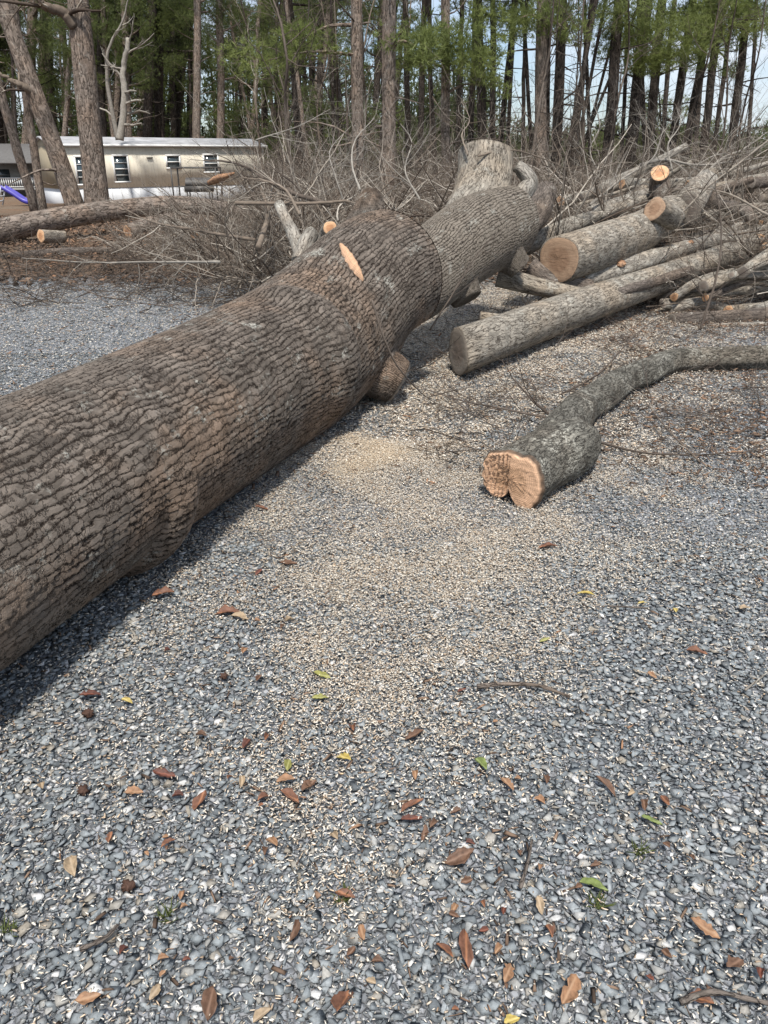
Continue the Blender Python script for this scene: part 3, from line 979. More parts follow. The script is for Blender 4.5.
for i, (p, r_, lab, mt, cuts) in enumerate(LOGS):
    lo_, _e = log([D(*q) for q in p], r_, lab, mt, cuts, name='limb' if max(r_) < .1 else 'log', cat='limb' if max(r_) < .1 else 'log', group=GRP_LOG, n=46, S=20, lump=.06, seed=60 + i)

    for (px, py, Y, sz) in SCARS.get(i, ()):
        c = D(px, py, Y)
        bm = bmesh.new(); bmesh.ops.create_icosphere(bm, subdivisions=3, radius=1)
        V = np.array([v.co[:] for v in bm.verts]); Fq = np.array([[v.index for v in f.verts] for f in bm.faces]); bm.free()
        gs = np.random.default_rng(int(px))
        V = V * (1 + .12 * gs.normal(size=len(V)))[:, None] * sz * np.array([1.5, .8, .75])
        T_ = D(p[1][0], p[1][1], p[1][2]) - D(*p[0]); an = math.atan2(T_[1], T_[0])
        V = np.stack([V[:, 0] * math.cos(an) - V[:, 1] * math.sin(an), V[:, 0] * math.sin(an) + V[:, 1] * math.cos(an), V[:, 2]], -1)
        link('bark_scar', mesh_np('bark_scar', V + c - np.array(lo_.location), Fq, {'bk': ('FLOAT_VECTOR', 'POINT', V)}), M['peeled'], lo_)
gx = np.random.default_rng(515)
EX = sorted([(gx.uniform(545, 765), gx.uniform(172, 322)) for _ in range(46)])
for i, (px, py) in enumerate(EX):
    line = 352 - .358 * (px - 458)
    if line - 14 < py < line + 18: py = line - 14 if i % 3 else line + 22
    Y0 = float(np.interp(py, [190, 300], [12.8, 9.0])) + .25 if py < line else 8.9
    dx = gx.uniform(50, 110); sl = gx.uniform(-.55, .15)
    r_ = gx.uniform(.025, .085)
    mt = ('log', 'pale', 'dark')[i % 3]
    log([D(px, py, Y0), D(px + dx * .5, py + dx * .5 * sl + gx.uniform(-6, 6), Y0 + .5), D(px + dx, py + dx * sl, Y0 + gx.uniform(.4, 1.6))], [r_, r_ * .9, r_ * .6],
        '%s slender limb in the tangle of the pile, %s of such limbs from the left' % (('grey', 'pale', 'dark')[i % 3], (('first second third fourth fifth sixth seventh eighth ninth tenth eleventh twelfth thirteenth fourteenth fifteenth sixteenth seventeenth eighteenth nineteenth twentieth twenty-first twenty-second twenty-third twenty-fourth twenty-fifth twenty-sixth twenty-seventh twenty-eighth twenty-ninth thirtieth').split() + ['%dth' % q for q in range(31, 60)])[i]),
        mt, (('cut_orange' if i % 4 == 0 else 'cut_grey'), None), 'limb', 'limb', GRP_LOG, 26, 10, .12, 150 + i)

# short upright stub with its orange top, and the broken slab beside it
def facing(c, r_, mat, lab, tocam, length, seed, bmat='dark', name='log', cat='log'):
    c = np.array(c); t = np.array(tocam, float); t /= np.linalg.norm(t)
    pts = [c, c - t * length * .5, c - t * length]
    log(pts, [r_, r_ * .98, r_ * .92], lab, bmat, (mat, None), name=name, cat=cat, group=GRP_LOG, n=24, S=26, lump=.06, seed=seed)
facing(D(660, 173, 11.3), .125, 'cut_orange', 'short upright stub with an orange top above the pile', (-.25, -.75, .62), .55, 91)
log([D(660, 178, 11.4), D(662, 196, 11.3), D(664, 214, 11.2)], [.11, .12, .12], 'dark upright post of wood carrying the orange-topped stub', 'dark', (None, None), name='limb', cat='limb', group=GRP_LOG, n=20, S=18, seed=92)
facing(D(655, 209, 9.55), .135, 'cut_brown', 'tan sawn oval facing left beside the upright stub', (-.72, -.62, .25), .5, 93, 'log')
facing(D(757, 243, 11.2), .13, 'cut_orange', 'splintered reddish wood at the far right end of the long log', (-.5, -.6, .45), .3, 94, 'dark')
log([D(706, 180, 12.4), D(697, 192, 11.9), D(688, 208, 11.3)], [.15, .19, .20], 'fat pale broken chunk of log leaning on the rough limb', 'pale', ('cut_grey', 'cut_grey'), group=GRP_LOG, n=24, S=22, lump=.14, seed=95)
log([D(712, 172, 12.8), D(700, 182, 12.5), D(688, 186, 12.4)], [.09, .10, .07], 'reddish torn limb end lying over the fat pale chunk', 'log', (None, 'cut_orange'), 'limb', 'limb', GRP_LOG, 20, 14, .12, 96)

# the long log and its neighbours on the left, in front of the two standing trees
log([D(-60, 243, 15.6), D(0, 231, 16.6), D(60, 219, 18.2), D(120, 209, 19.6), D(185, 205, 20.5), D(262, 216, 21.0)], [.24, .23, .23, .22, .20, .15],
    'long felled trunk lying in front of the two big standing trees', 'pine', ('cut_grey', None), n=90, S=28, lump=.03, seed=96)
facing(D(41, 236, 15.5), .12, 'cut_orange', 'small pinkish log end on the litter below the long felled trunk', (-.5, -.8, .1), .5, 97, 'log')
log([D(128, 232, 17), D(150, 224, 17.5), D(190, 216, 18)], [.14, .14, .12], 'reddish peeled log lying just below the long felled trunk', 'pine', ('cut_orange', None), seed=98, n=30, S=18)
log([D(165, 224, 16.5), D(182, 229, 16), D(196, 238, 15.5)], [.15, .15, .13], 'pale chunk of log among the brush left of the trunk', 'pale', (None, 'cut_orange'), seed=99, n=24, S=18)
log([D(-40, 262, 13.6), D(60, 252, 14.6), D(150, 250, 14.8)], [.07, .07, .05], 'thin limb lying along the edge of the leaf litter', 'dark', (None, None), name='limb', cat='limb', seed=100, n=30, S=12)


# ------------------------------------------------------------------ brush: bare twigs
def twig_mat(name, a, b_, c):
    m = MB(name, .85, .15)
    v = m.n('SeparateXYZ'); m.l(m.attr('bk').outputs['Vector'], v.inputs[0])
    m.col(m.mix(1.0, m.ramp(v.outputs[0], [(0, a), (.6, b_), (1, c)]), m.ramp(m.noise(m.obj(), 14, 3, .6), [(.3, .75), (.7, 1.2)]), 'MULTIPLY'))
    return m.m


M['twig'] = twig_mat('grey_twigs', (.05, .036, .028), (.185, .148, .115), (.50, .45, .38))
M['twig_dark'] = twig_mat('dark_twigs', (.05, .04, .033), (.10, .08, .065), (.17, .14, .115))
M['twig_pale'] = twig_mat('pale_twigs', (.20, .18, .155), (.28, .255, .22), (.38, .35, .30))


def dirs_up(n, g, zmin=.1, zmax=1.0, spread=1.0):
    a = g.uniform(0, 2 * np.pi, n)
    z = g.uniform(zmin, zmax, n)
    d = np.stack([np.cos(a) * spread, np.sin(a) * spread, z], -1)
    return d / np.linalg.norm(d, axis=1)[:, None]


def thicket(label, n, pxr, Yr, L, r0, levels, kids, seed, mat='twig', hz=.6, zbias=(.05, .9), name='brush'):
    """a mass of bare twigs rooted on the ground over a real area"""
    g = np.random.default_rng(seed)
    Y = g.uniform(*Yr, n)
    px = g.uniform(*pxr, n)
    X = (px - 384) / F * (Y * .93 + .6)
    base = np.stack([X, Y, gz(X, Y) + g.uniform(0, hz, n) ** 1.5], -1)
    A = twigset(base, dirs_up(n, g, *zbias), g.uniform(L[0], L[1], n), g.uniform(r0[0], r0[1], n), levels, kids, g, k=7, bend=.17, lift=.01, ratio=.6)
    tag(link(name, A.mesh(name, False), M[mat]), label, None, None, 'stuff')


# the crown of the felled tree and the undergrowth behind it
thicket('tangle of grey bare twigs behind the pile and below the pines', 900, (262, 900), (10, 19), (.7, 2.3), (.006, .018), 4, (5, 4, 3), 201, hz=.9)
thicket('dense brown grey undergrowth at the foot of the woods', 1000, (250, 900), (18, 32), (.9, 2.3), (.010, .024), 4, (5, 4, 2), 202, hz=.8, zbias=(.2, 1.2))
thicket('far hedge of bare scrub below the tree line', 700, (262, 900), (32, 60), (2.0, 4.2), (.02, .04), 3, (6, 5), 203, hz=.5, zbias=(.4, 1.6))
thicket('fine bare twigs growing out of the log pile', 380, (520, 880), (8.8, 12.5), (.4, 1.3), (.003, .009), 4, (5, 4, 3), 204, hz=.8)
thicket('brown brush heaped in front of the long felled trunk', 330, (120, 330), (12.8, 16.5), (.3, 1.1), (.004, .012), 4, (5, 4, 3), 205, hz=.35, zbias=(.0, .7))
thicket('dark twigs heaped behind the trunk beside the trailer', 420, (205, 345), (9.5, 15), (.5, 1.6), (.005, .015), 4, (5, 4, 3), 206, 'twig', hz=.6, zbias=(.1, 1.0))
thicket('brown twigs strewn low over the litter on the left', 520, (-60, 260), (9.3, 14), (.4, 1.2), (.003, .008), 3, (4, 4), 207, 'twig_dark', hz=.06, zbias=(-.05, .3))
thicket('fine fallen twigs on the ground around the logs', 420, (400, 850), (4.3, 9.5), (.25, .8), (.002, .0055), 3, (5, 4), 208, 'twig_dark', hz=.03, zbias=(-.02, .22))


def branch(pts, r_, label, mat='twig', kids=(6, 4, 3), seed=1, twigL=.6, group=None, name='branch', spread=1.0, tip=.25, lift=0.0, zmin=None, r_tw=.45):
    """one bare branch: the stem is the object's own mesh with its side twigs in it"""
    g = np.random.default_rng(seed)
    P = np.array([p if len(p) == 3 and not isinstance(p[0], str) else p for p in pts], float)
    n = 40
    Q = catmull(P, n)
    Q += np.cumsum(g.normal(size=Q.shape) * r_ * .25, axis=0) * np.linspace(0, 1, n)[:, None] * .6
    V, Fc, bk, ends = sweep(Q, np.linspace(r_, r_ * tip, n), 8, .08, seed)
    A = Acc(); A.add(V, Fc, np.full((len(V), 3), g.uniform(.3, .8)))
    if kids:
        m = kids[0]
        i = np.linspace(6, n - 2, m).astype(int)
        T = np.gradient(Q, axis=0); T /= np.linalg.norm(T, axis=1)[:, None]
        d = T[i] + g.normal(size=(m, 3)) * .6 * spread
        d /= np.linalg.norm(d, axis=1)[:, None]
        rr = r_ * np.linspace(1, tip, n)[i] * r_tw
        B = twigset(Q[i], d, twigL * g.uniform(.5, 1.2, m), rr, len(kids), kids[1:], g, k=6, bend=.18, lift=lift, zmin=zmin)
        off = A.n
        for v, a in zip(B.V, B.A): A.V.append(v); A.A.append(a)
        for k_, fl in B.F.items():
            A.F.setdefault(k_, []).extend([f + off for f in fl])
        A.n += B.n
    loc = Q[0].copy()
    o = link(name, A.mesh(name, False), M[mat], None, loc)
    return tag(o, label, 'branch', group)


g0 = lambda px, py, z=.03: G(px, py, z)
branch([g0(556, 420, .05), g0(535, 402, .16), D(515, 378, 5.2), D(503, 358, 5.3)], .010, 'upright dark twiggy branch just left of the nearest sawn log', 'twig_dark', (9, 5, 3), 301, .42, spread=1.1)
branch([g0(548, 418, .06), g0(500, 408, .10), g0(455, 398, .07), g0(408, 382, .16)], .008, 'thin bare branch reaching from the nearest log to the big trunk', 'twig_dark', (9, 5, 3), 302, .42, zmin=0.0)
branch([D(372, 300, 5.0), D(384, 338, 4.95), D(402, 372, 5.0), g0(440, 404, .06), g0(500, 412, .03)], .007, 'wispy twig hanging over the right flank of the big trunk', 'twig_dark', (8, 4, 3), 303, .4)
branch([g0(592, 440, .08), g0(640, 452, .05), g0(700, 455, .04), g0(770, 450, .05)], .0085, 'thin twiggy branch lying right of the nearest sawn log', 'twig_dark', (10, 5, 3), 304, .45, zmin=0.0)
branch([g0(700, 462, .03), g0(668, 430, .10), D(640, 395, 5.2)], .006, 'fine forked twig standing over the chips right of the nearest log', 'twig', (7, 4, 3), 305, .35)
branch([D(700, 330, 7.5), D(716, 280, 7.6), D(722, 232, 7.8), D(716, 180, 8)], .014, 'tall bare branch standing up in front of the pile at the right', 'twig_dark', (10, 6, 4), 306, .9)
branch([D(560, 395, 5.6), D(600, 372, 5.9), D(640, 330, 6.4), D(690, 300, 7)], .008, 'bare twig leaning across the lower side of the long log', 'twig_dark', (9, 5, 3), 307, .45)
branch([D(430, 330, 5.9), D(455, 290, 6.1), D(480, 250, 6.4), D(505, 225, 6.6)], .007, 'thin twig crossing the grey stem above the long log', 'twig_dark', (8, 4, 3), 308, .5)
# left: branches over the brush and the gravel patch
branch([D(330, 205, 9.5), D(280, 188, 9.8), D(240, 165, 10.3), D(205, 160, 10.8)], .03, 'dark arching branch in the brush right of the trailer', 'twig_dark', (8, 5, 4), 309, .8)
branch([D(255, 240, 9.5), D(205, 232, 9.8), D(150, 222, 10.4), D(110, 200, 11)], .022, 'grey branch bowed across the brown brush below the felled trunk', 'twig', (9, 5, 3), 310, .8)
branch([D(220, 262, 9.0), D(150, 262, 9.8), D(80, 262, 10.5), D(20, 258, 11)], .016, 'long pale branch lying along the far edge of the gravel patch', 'twig_pale', (10, 5, 3), 311, .7)
branch([D(130, 300, 7.9), D(100, 296, 8.2), D(60, 280, 8.7), D(10, 262, 9.5)], .007, 'fine twig lying on the pale gravel patch at the left', 'twig_dark', (8, 4, 3), 312, .5)
branch([D(258, 248, 9), D(268, 215, 9.6), D(262, 190, 10), D(256, 165, 10.5)], .035, 'forked grey limb rising behind the trunk in the brush', 'twig', (8, 5, 4), 313, .9)
branch([D(235, 203, 9), D(290, 204, 9.1), D(352, 203, 9.2)], .022, 'straight grey branch laid level behind the pointed stub', 'twig', (4, 3), 314, .4, tip=.7)
# pale crooked branches silhouetted over the pile and centre thicket
PALE = [
    ([(360, 190, 9), (352, 165, 9.3), (355, 140, 9.6), (372, 118, 10)], .02, 'crooked pale branch standing behind the pointed stub'),
    ([(256, 140, 13), (300, 125, 13), (330, 108, 13.5)], .02, 'pale branch slanting up behind the trailer end of the brush'),
    ([(345, 205, 10), (335, 175, 10), (330, 150, 10.3), (350, 125, 10.5)], .016, 'thin pale zigzag branch left of the crooked one'),
    ([(468, 155, 8.2), (462, 135, 8.4), (470, 120, 8.6), (462, 100, 8.8)], .014, 'slim bare branch rising from the flat sawn stub'),
    ([(478, 156, 8.1), (512, 150, 8.4), (560, 165, 9), (580, 180, 9.5)], .016, 'branch reaching right from the flat sawn stub'),
    ([(590, 205, 12), (620, 180, 12.5), (650, 160, 13), (662, 130, 13.4)], .035, 'pale forked branch behind the upright orange stub'),
    ([(700, 180, 13), (720, 160, 13.3), (745, 148, 13.6), (770, 130, 14)], .035, 'pale branch sweeping up at the far right'),
    ([(640, 165, 13), (665, 160, 13), (700, 165, 13.4), (768, 158, 14)], .04, 'long pale branch arching level above the pile'),
    ([(600, 175, 13), (590, 150, 13.2), (600, 125, 13.5), (592, 100, 13.8)], .02, 'thin upright pale branch in front of the fanned trees'),
    ([(672, 170, 12.8), (668, 145, 13), (680, 125, 13.3), (676, 108, 13.5)], .022, 'twisted pale branch right of the orange stub'),
    ([(730, 200, 11), (738, 170, 11.2), (730, 145, 11.4), (744, 120, 11.7)], .02, 'bare branch rising near the right edge of the pile'),
    ([(420, 200, 10), (405, 170, 10.4), (412, 140, 10.8), (398, 120, 11)], .02, 'grey branch rising left of the pale flat stub'),
    ([(545, 185, 11), (560, 160, 11.3), (552, 135, 11.5), (566, 118, 11.8)], .018, 'grey branch standing between the stub and the pile'),
    ([(610, 230, 10.5), (600, 200, 10.6), (575, 185, 10.8), (560, 190, 11)], .018, 'hooked grey branch above the thick brown-faced log'),
    ([(768, 215, 9.5), (730, 195, 10), (700, 190, 10.4), (680, 196, 10.6)], .025, 'dark bent branch entering at the right edge over the pile'),
    ([(300, 215, 9), (285, 190, 9.2), (262, 180, 9.4), (240, 176, 9.7)], .03, 'grey bowed branch left of the small orange stub'),
]
for i, (p, r_, lab) in enumerate(PALE):
    branch([D(*q) for q in p], r_ * .62, lab, 'twig_pale' if 'pale' in lab else 'twig', (12, 6, 4), 330 + i, .9, 'bare branches of the brush pile')


# ------------------------------------------------------------------ trees
NEEDLE = MB('pine_needles', .6, .3)
_v = NEEDLE.n('SeparateXYZ'); NEEDLE.l(NEEDLE.attr('bk').outputs['Vector'], _v.inputs[0])
NEEDLE.col(NEEDLE.ramp(_v.outputs[0], [(0, (.045, .055, .026)), (.4, (.11, .135, .045)), (.8, (.16, .195, .06)), (1, (.23, .27, .085))]))
NEEDLE.b.inputs['Transmission Weight'].default_value = 0.0


_tr = NEEDLE.n('BsdfTranslucent'); _mx = NEEDLE.n('MixShader'); _mx.inputs[0].default_value = .45
NEEDLE.l(NEEDLE.b.inputs['Base Color'].links[0].from_socket, _tr.inputs['Color']); NEEDLE.l(NEEDLE.b.outputs[0], _mx.inputs[1]); NEEDLE.l(_tr.outputs[0], _mx.inputs[2]); NEEDLE.l(_mx.outputs[0], NEEDLE.out.inputs['Surface'])


def needles(centres, radii, g, tufts=62, blades=9, L=.17, w=.016, squash=.55, boost=None):
    """clumps of needle tufts: thin tapering blades radiating from tuft points"""
    centres = np.asarray(centres, float); radii = np.asarray(radii, float)
    nt = np.maximum(4, (tufts * (radii / .8) ** 2).astype(int))
    ci = np.repeat(np.arange(len(centres)), nt)
    boost = np.zeros(len(centres)) if boost is None else np.asarray(boost)
    d = g.normal(size=(len(ci), 3)); d /= np.linalg.norm(d, axis=1)[:, None]
    rr = radii[ci] * g.uniform(.1, 1, len(ci)) ** .5
    P = centres[ci] + d * rr[:, None] * np.array([1, 1, squash])
    m = len(P)
    tone = np.clip(g.uniform(0, 1, len(centres))[ci] * .5 + g.uniform(0, .5, m) + boost[ci], 0, 1)
    td = d * .7 + np.array([0, 0, .35]) + g.normal(size=d.shape) * .3
    bd = td[:, None] + g.normal(size=(m, blades, 3)) * .6
    bd /= np.linalg.norm(bd, axis=2, keepdims=True)
    sd = np.cross(bd, g.normal(size=bd.shape)); sd /= np.linalg.norm(sd, axis=2, keepdims=True)
    Lb = L * g.uniform(.7, 1.25, (m, blades, 1))
    a = P[:, None] - sd * w * .5; b = P[:, None] + sd * w * .5
    c = P[:, None] + bd * Lb + sd * w * .2
    e = P[:, None] + bd * Lb - sd * w * .2
    V = np.stack([a, b, c, e], 2).reshape(-1, 3)
    Fq = np.arange(len(V)).reshape(-1, 4)
    return V, Fq, np.repeat(tone, blades * 4)[:, None] * np.ones(3)


def tree(base, top, r0, r1, label, seed, mat='pine_dark', crown=None, cr=1.0, group=None, name='pine_tree', cat='pine tree',
         limbs=6, dead=8, nclump=24, S=10, wobble=.05, foliage=True, height=None, low=None):
    """a tapered trunk with limbs (one mesh) and a needle crown (a second part)"""
    g = np.random.default_rng(seed)
    base = np.array(base, float); top = np.array(top, float)
    v = top - base
    hgt = height or g.uniform(15, 20)
    full = base + v / v[2] * hgt
    n = 26
    t = np.linspace(0, 1, n)[:, None]
    P = base + (full - base) * t
    P[:, :2] += np.cumsum(g.normal(size=(n, 2)) * wobble, 0) * np.linspace(0, 1, n)[:, None]
    z0 = P[0, 2]
    P[0, 2] -= .3
    k = v[2] / hgt
    rr = np.interp(t[:, 0], [0, .03, k, 1], [r0 * 1.25, r0, r1, max(.03, r1 * .25)])
    V, Fc, bk, _ = sweep(P, rr, S, .04, seed)
    A = Acc(); A.add(V, Fc, bk)
    f0 = crown if crown is not None else g.uniform(.4, .55)
    cc = []; cr_ = []; bo = []
    # living limbs carrying clumps
    for j in range(limbs * 2 + 6):
        u = f0 + (1 - f0) * (j + .5) / (limbs * 2 + 6)
        i = u * (n - 1); i0 = int(min(i, n - 2)); o = P[i0] * (1 - i + i0) + P[i0 + 1] * (i - i0)
        az = g.uniform(0, 6.283); Lb = cr * g.uniform(1.2, 2.8) * (1.15 - .75 * (u - f0) / (1 - f0))
        dv = np.array([math.cos(az), math.sin(az), g.uniform(.0, .5)])
        pp = np.stack([o, o + dv * Lb * .5 + [0, 0, -.05], o + dv * Lb + [0, 0, .1 * Lb]])
        Q = catmull(pp, 6)
        r_ = rr[i0] * .32
        V2, F2, b2, _ = sweep(Q, np.linspace(r_, .012, 6), 5, .05, seed + j)
        A.add(V2, F2, b2)
        for q in range(3):
            cc.append(Q[5 - q] + g.normal(size=3) * .25 * cr); cr_.append(g.uniform(.45, .9) * cr)
    # dead limbs lower down
    for j in range(dead):
        u = g.uniform(.08, f0)
        i = u * (n - 1); i0 = int(min(i, n - 2)); o = P[i0]
        az = g.uniform(0, 6.283); Lb = g.uniform(.5, 2.4)
        dv = np.array([math.cos(az), math.sin(az), g.uniform(-.25, .55)])
        Q = catmull(np.stack([o, o + dv * Lb * .5 + g.normal(size=3) * .1, o + dv * Lb + g.normal(size=3) * .25]), 6)
        V2, F2, b2, _ = sweep(Q, np.linspace(rr[i0] * .16 + .008, .006, 6), 4, .05, seed + j)
        A.add(V2, F2, b2)
    if low:
        for (px, py, Y, rad) in low:
            c = D(px, py, Y)
            # the limb leaves the trunk a little below the clump
            i0 = int(np.clip(np.argmin(np.abs(P[:, 2] - (c[2] + .1))), 1, n - 1))
            Q = catmull(np.stack([P[i0], (P[i0] + c) / 2 + [0, 0, .15], c]), 8)
            V2, F2, b2, _ = sweep(Q, np.linspace(rr[i0] * .3 + .01, .012, 8), 5, .05, seed)
            A.add(V2, F2, b2)
            for q in range(7):
                cc.append(c + g.normal(size=3) * np.array([.55, .5, .22]) * rad); cr_.append(rad * g.uniform(.42, .75)); bo.append(.38)  # low clumps toned brighter, sunlight put into the needle colour
    loc = np.array([base[0], base[1], z0])
    root = empty(name, loc, label, cat, group)
    A.V = [v_ - loc for v_ in A.V]
    link('trunk', A.mesh('trunk'), M[mat], root)
    if foliage:
        bo = [0.0] * (len(cc) - len(bo)) + bo
        V, Fq, at = needles(cc, cr_, g, boost=bo)
        link('crown', mesh_np('crown', V - loc, Fq, {'bk': ('FLOAT_VECTOR', 'POINT', at)}), NEEDLE.m, root)
    return root


def px_tree(bx, by, tx, Y, wpx, wtop, label, seed, **kw):
    """survey entry: foot seen at (bx), top of frame at (tx), distance Y, trunk widths in the photograph"""
    X = (bx - 384) / F * (Y * .93 + .6)
    b = np.array([X, Y, gz(X, Y)])
    # foot x follows the photograph at row by
    Pm = D(bx, by, Y); b[0] = Pm[0]
    T = D(tx, 0, Y)
    lean = (T[0] - Pm[0]) / (T[2] - Pm[2])
    b[0] = Pm[0] - lean * (Pm[2] - b[2])
    d = Y * ct + 1
    return tree(b, T, wpx / 2 / F * d, wtop / 2 / F * d, label, seed, **kw)


# the two big standing trees beside the trailer
px_tree(96, 195, 78, 25, 24, 18, 'stout straight tree in front of the trailer, its bark grey brown', 401, mat='pine', name='tree', cat='tree', S=28, crown=.55, dead=2, wobble=.015, height=20,
        low=[])
px_tree(72, 196, 2, 25.5, 18, 14, 'leaning tree left of the stout one, crossing the trailer end', 402, mat='pine', name='tree', cat='tree', S=24, crown=.6, dead=3, wobble=.02, height=19)
branch([D(74, 26, 24.8), D(60, 10, 24.6), D(38, 2, 24.3), D(5, -25, 24)], .17, 'thick bare limb forking left from the stout tree', 'twig', (7, 5, 3), 403, 2.0, name='limb')
branch([D(33, 92, 25.4), D(20, 85, 25.2), D(-10, 70, 25)], .13, 'short bare limb leaving the leaning tree to the left', 'twig', (4, 4, 3), 404, 1.2, name='limb')
# slim pale trees at far left
px_tree(28, 185, -28, 34, 9, 7, 'slim pale trunk leaning left at the far left of the woods', 405, mat='pine', dead=3, crown=.6)
px_tree(42, 203, 12, 29, 8, 6, 'slim grey trunk just behind the leaning tree', 406, mat='pine', dead=4, crown=.62)

PINES_CENTRE = [
    (358, 150, 358, 26, 12, 10.5, 'straight brown pine left of the centre pair'),
    (388, 155, 387, 25, 14, 12, 'stout brown pine right of the centre pair'),
    (446, 160, 444, 28, 9, 8, 'brown pine with green sprays right of the centre pair'),
    (482, 140, 478, 36, 9, 8, 'dark pine standing just left of the first gap of sky'),
    (540, 165, 540, 30, 12, 10, 'stout pine at the left side of the open sky'),
    (556, 163, 560, 31, 10, 9, 'brown pine second in the clump at the open sky'),
    (608, 150, 620, 33, 11, 9, 'lone dark pine right of the fanned slim trees'),
    (632, 140, 650, 35, 12, 10, 'stout dark pine of the leaning pair'),
    (650, 140, 662, 36, 9, 8, 'dark pine just right of the leaning pair'),
    (674, 132, 694, 38, 8, 7, 'dark pine leaning right near mid sky'),
    (688, 140, 712, 38, 8, 7, 'second pine leaning right near mid sky'),
    (704, 140, 722, 36, 8, 7, 'pine with greenish trunk leaning right'),
    (732, 140, 750, 38, 8, 7, 'slim pine leaning right beside the right edge'),
]
LOW = {358: [(300, 40, 26, 1.0), (268, 60, 26, 1.1)], 388: [(415, 45, 24, .9)],
       446: [(440, 55, 27, 1.3), (470, 62, 27, 1.1), (425, 50, 27, 1.0), (482, 85, 27, .6), (450, 35, 27, 1.2), (405, 62, 27, .7)],
       540: [(545, 12, 29, 1.2), (565, 30, 29, .8), (520, 18, 29, 1.0)], 556: [(560, 8, 30, 1.2)],
       608: [(618, 15, 32, 1.3), (640, 30, 32, 1.2), (605, 10, 32, 1.0)], 632: [(650, 45, 34, 1.5), (640, 62, 34, 1.1), (668, 30, 34, 1.4), (628, 40, 34, .9)],
       650: [(672, 55, 35, 1.4), (690, 60, 35, .9), (700, 20, 35, 1.4)], 674: [(700, 15, 37, 1.6), (720, 25, 37, 1.5)], 688: [(735, 18, 37, 1.5), (715, 40, 37, 1.1)],
       704: [(745, 30, 35, 1.2), (730, 70, 40, .8)], 732: [(755, 15, 37, 1.6), (740, 10, 37, 1.4)], 482: [(505, 20, 35, 1.2), (490, 10, 35, 1.2)]}
for i, (bx, by, tx, Y, w, w2, lab) in enumerate(PINES_CENTRE):
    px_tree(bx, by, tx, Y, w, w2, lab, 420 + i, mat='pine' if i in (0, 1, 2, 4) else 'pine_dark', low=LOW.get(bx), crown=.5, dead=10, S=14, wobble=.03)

ROWN = ('nearest', 'second', 'third', 'farthest')
ORD = ('first second third fourth fifth sixth seventh eighth ninth tenth eleventh twelfth thirteenth fourteenth fifteenth sixteenth seventeenth eighteenth nineteenth twentieth '
       'twenty-first twenty-second twenty-third twenty-fourth twenty-fifth twenty-sixth twenty-seventh twenty-eighth twenty-ninth thirtieth').split()

# slim trees fanning out at (570, 165) and other thin stems against the sky
THIN = [(523, 150, 530, 34, 4), (532, 150, 526, 36, 4), (548, 150, 552, 38, 4), (566, 165, 597, 30, 5), (572, 165, 590, 31, 5), (574, 160, 606, 33, 3.5), (576, 160, 640, 36, 3), (580, 160, 625, 38, 3),
        (590, 150, 584, 40, 4), (622, 140, 626, 40, 4), (645, 135, 640, 44, 5), (663, 132, 672, 46, 5), (696, 135, 708, 48, 5), (716, 135, 735, 50, 5), (748, 140, 757, 46, 4), (500, 140, 516, 36, 5), (508, 135, 512, 44, 4),
        (492, 140, 494, 44, 6), (470, 140, 472, 42, 6), (458, 140, 462, 48, 5), (434, 140, 428, 40, 5), (420, 140, 423, 38, 6), (408, 140, 404, 44, 6)]
for i, (bx, by, tx, Y, w) in enumerate(THIN):
    px_tree(bx, by, tx, Y, w, w * .85, ('slim dark trunk against the sky at the right, %s of its kind from the left' if bx > 515 else 'slim dark trunk right of the centre pair, %s of its kind from the left') % ORD[sorted(q[0] for q in THIN if (q[0] > 515) == (bx > 515)).index(bx)], 460 + i,
            group='slim trees against the sky' if bx > 515 else 'slim trees right of centre', crown=.55, dead=7, S=8, wobble=.05, cr=.8, limbs=4)

gb = np.random.default_rng(900)
BARE = sorted(gb.uniform(262, 765, 24))
for i, px in enumerate(BARE):
    Yb = gb.uniform(24, 40); ln = gb.normal() * 30
    b0 = D(px, 160, Yb); b0[2] = gz(b0[0], b0[1]) - .1
    branch([b0, D(px + ln * .35 + gb.normal() * 4, 115, Yb), D(px + ln * .6 + gb.normal() * 6, 55, Yb + gb.normal()), D(px + ln, -20, Yb)], gb.uniform(.03, .065), 'slender leafless tree with forked twigs, %s of its kind counted from the left' % ORD[i],
           'twig_dark' if i % 3 else 'twig', (16, 6, 4), 910 + i, 2.0, 'leafless trees in front of the pines', 'bare_tree', tip=.35, lift=.03)
    C.objects[-1]['category'] = 'bare tree'

# the dense woods behind the trailer
g = np.random.default_rng(77)
k = 0
for row, (Y, n) in enumerate(((41, 15), (54, 20), (68, 25), (82, 28))):
    for j in range(n):
        if j == 0: pxs = np.sort(-40 + (430 if row < 3 else 470) * g.uniform(0, 1, n))
        px = pxs[j]
        Yk = Y + g.uniform(-4, 4)
        if px < 300: Yk = 64 + row * 8 + g.uniform(-2, 2)
        w = (3 + 8.5 * g.uniform() ** 1.6) * (1 - .06 * row)
        px_tree(px, 140, px + g.normal() * 8, Yk, w, w * .85, '%s pine from the left in the %s row of the woods behind the trailer' % (ORD[j], ROWN[row]), 500 + k, group='pines of the dense woods', crown=g.uniform(.36, .6), dead=12, S=8, wobble=.06,
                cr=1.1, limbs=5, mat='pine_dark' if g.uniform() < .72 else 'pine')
        k += 1

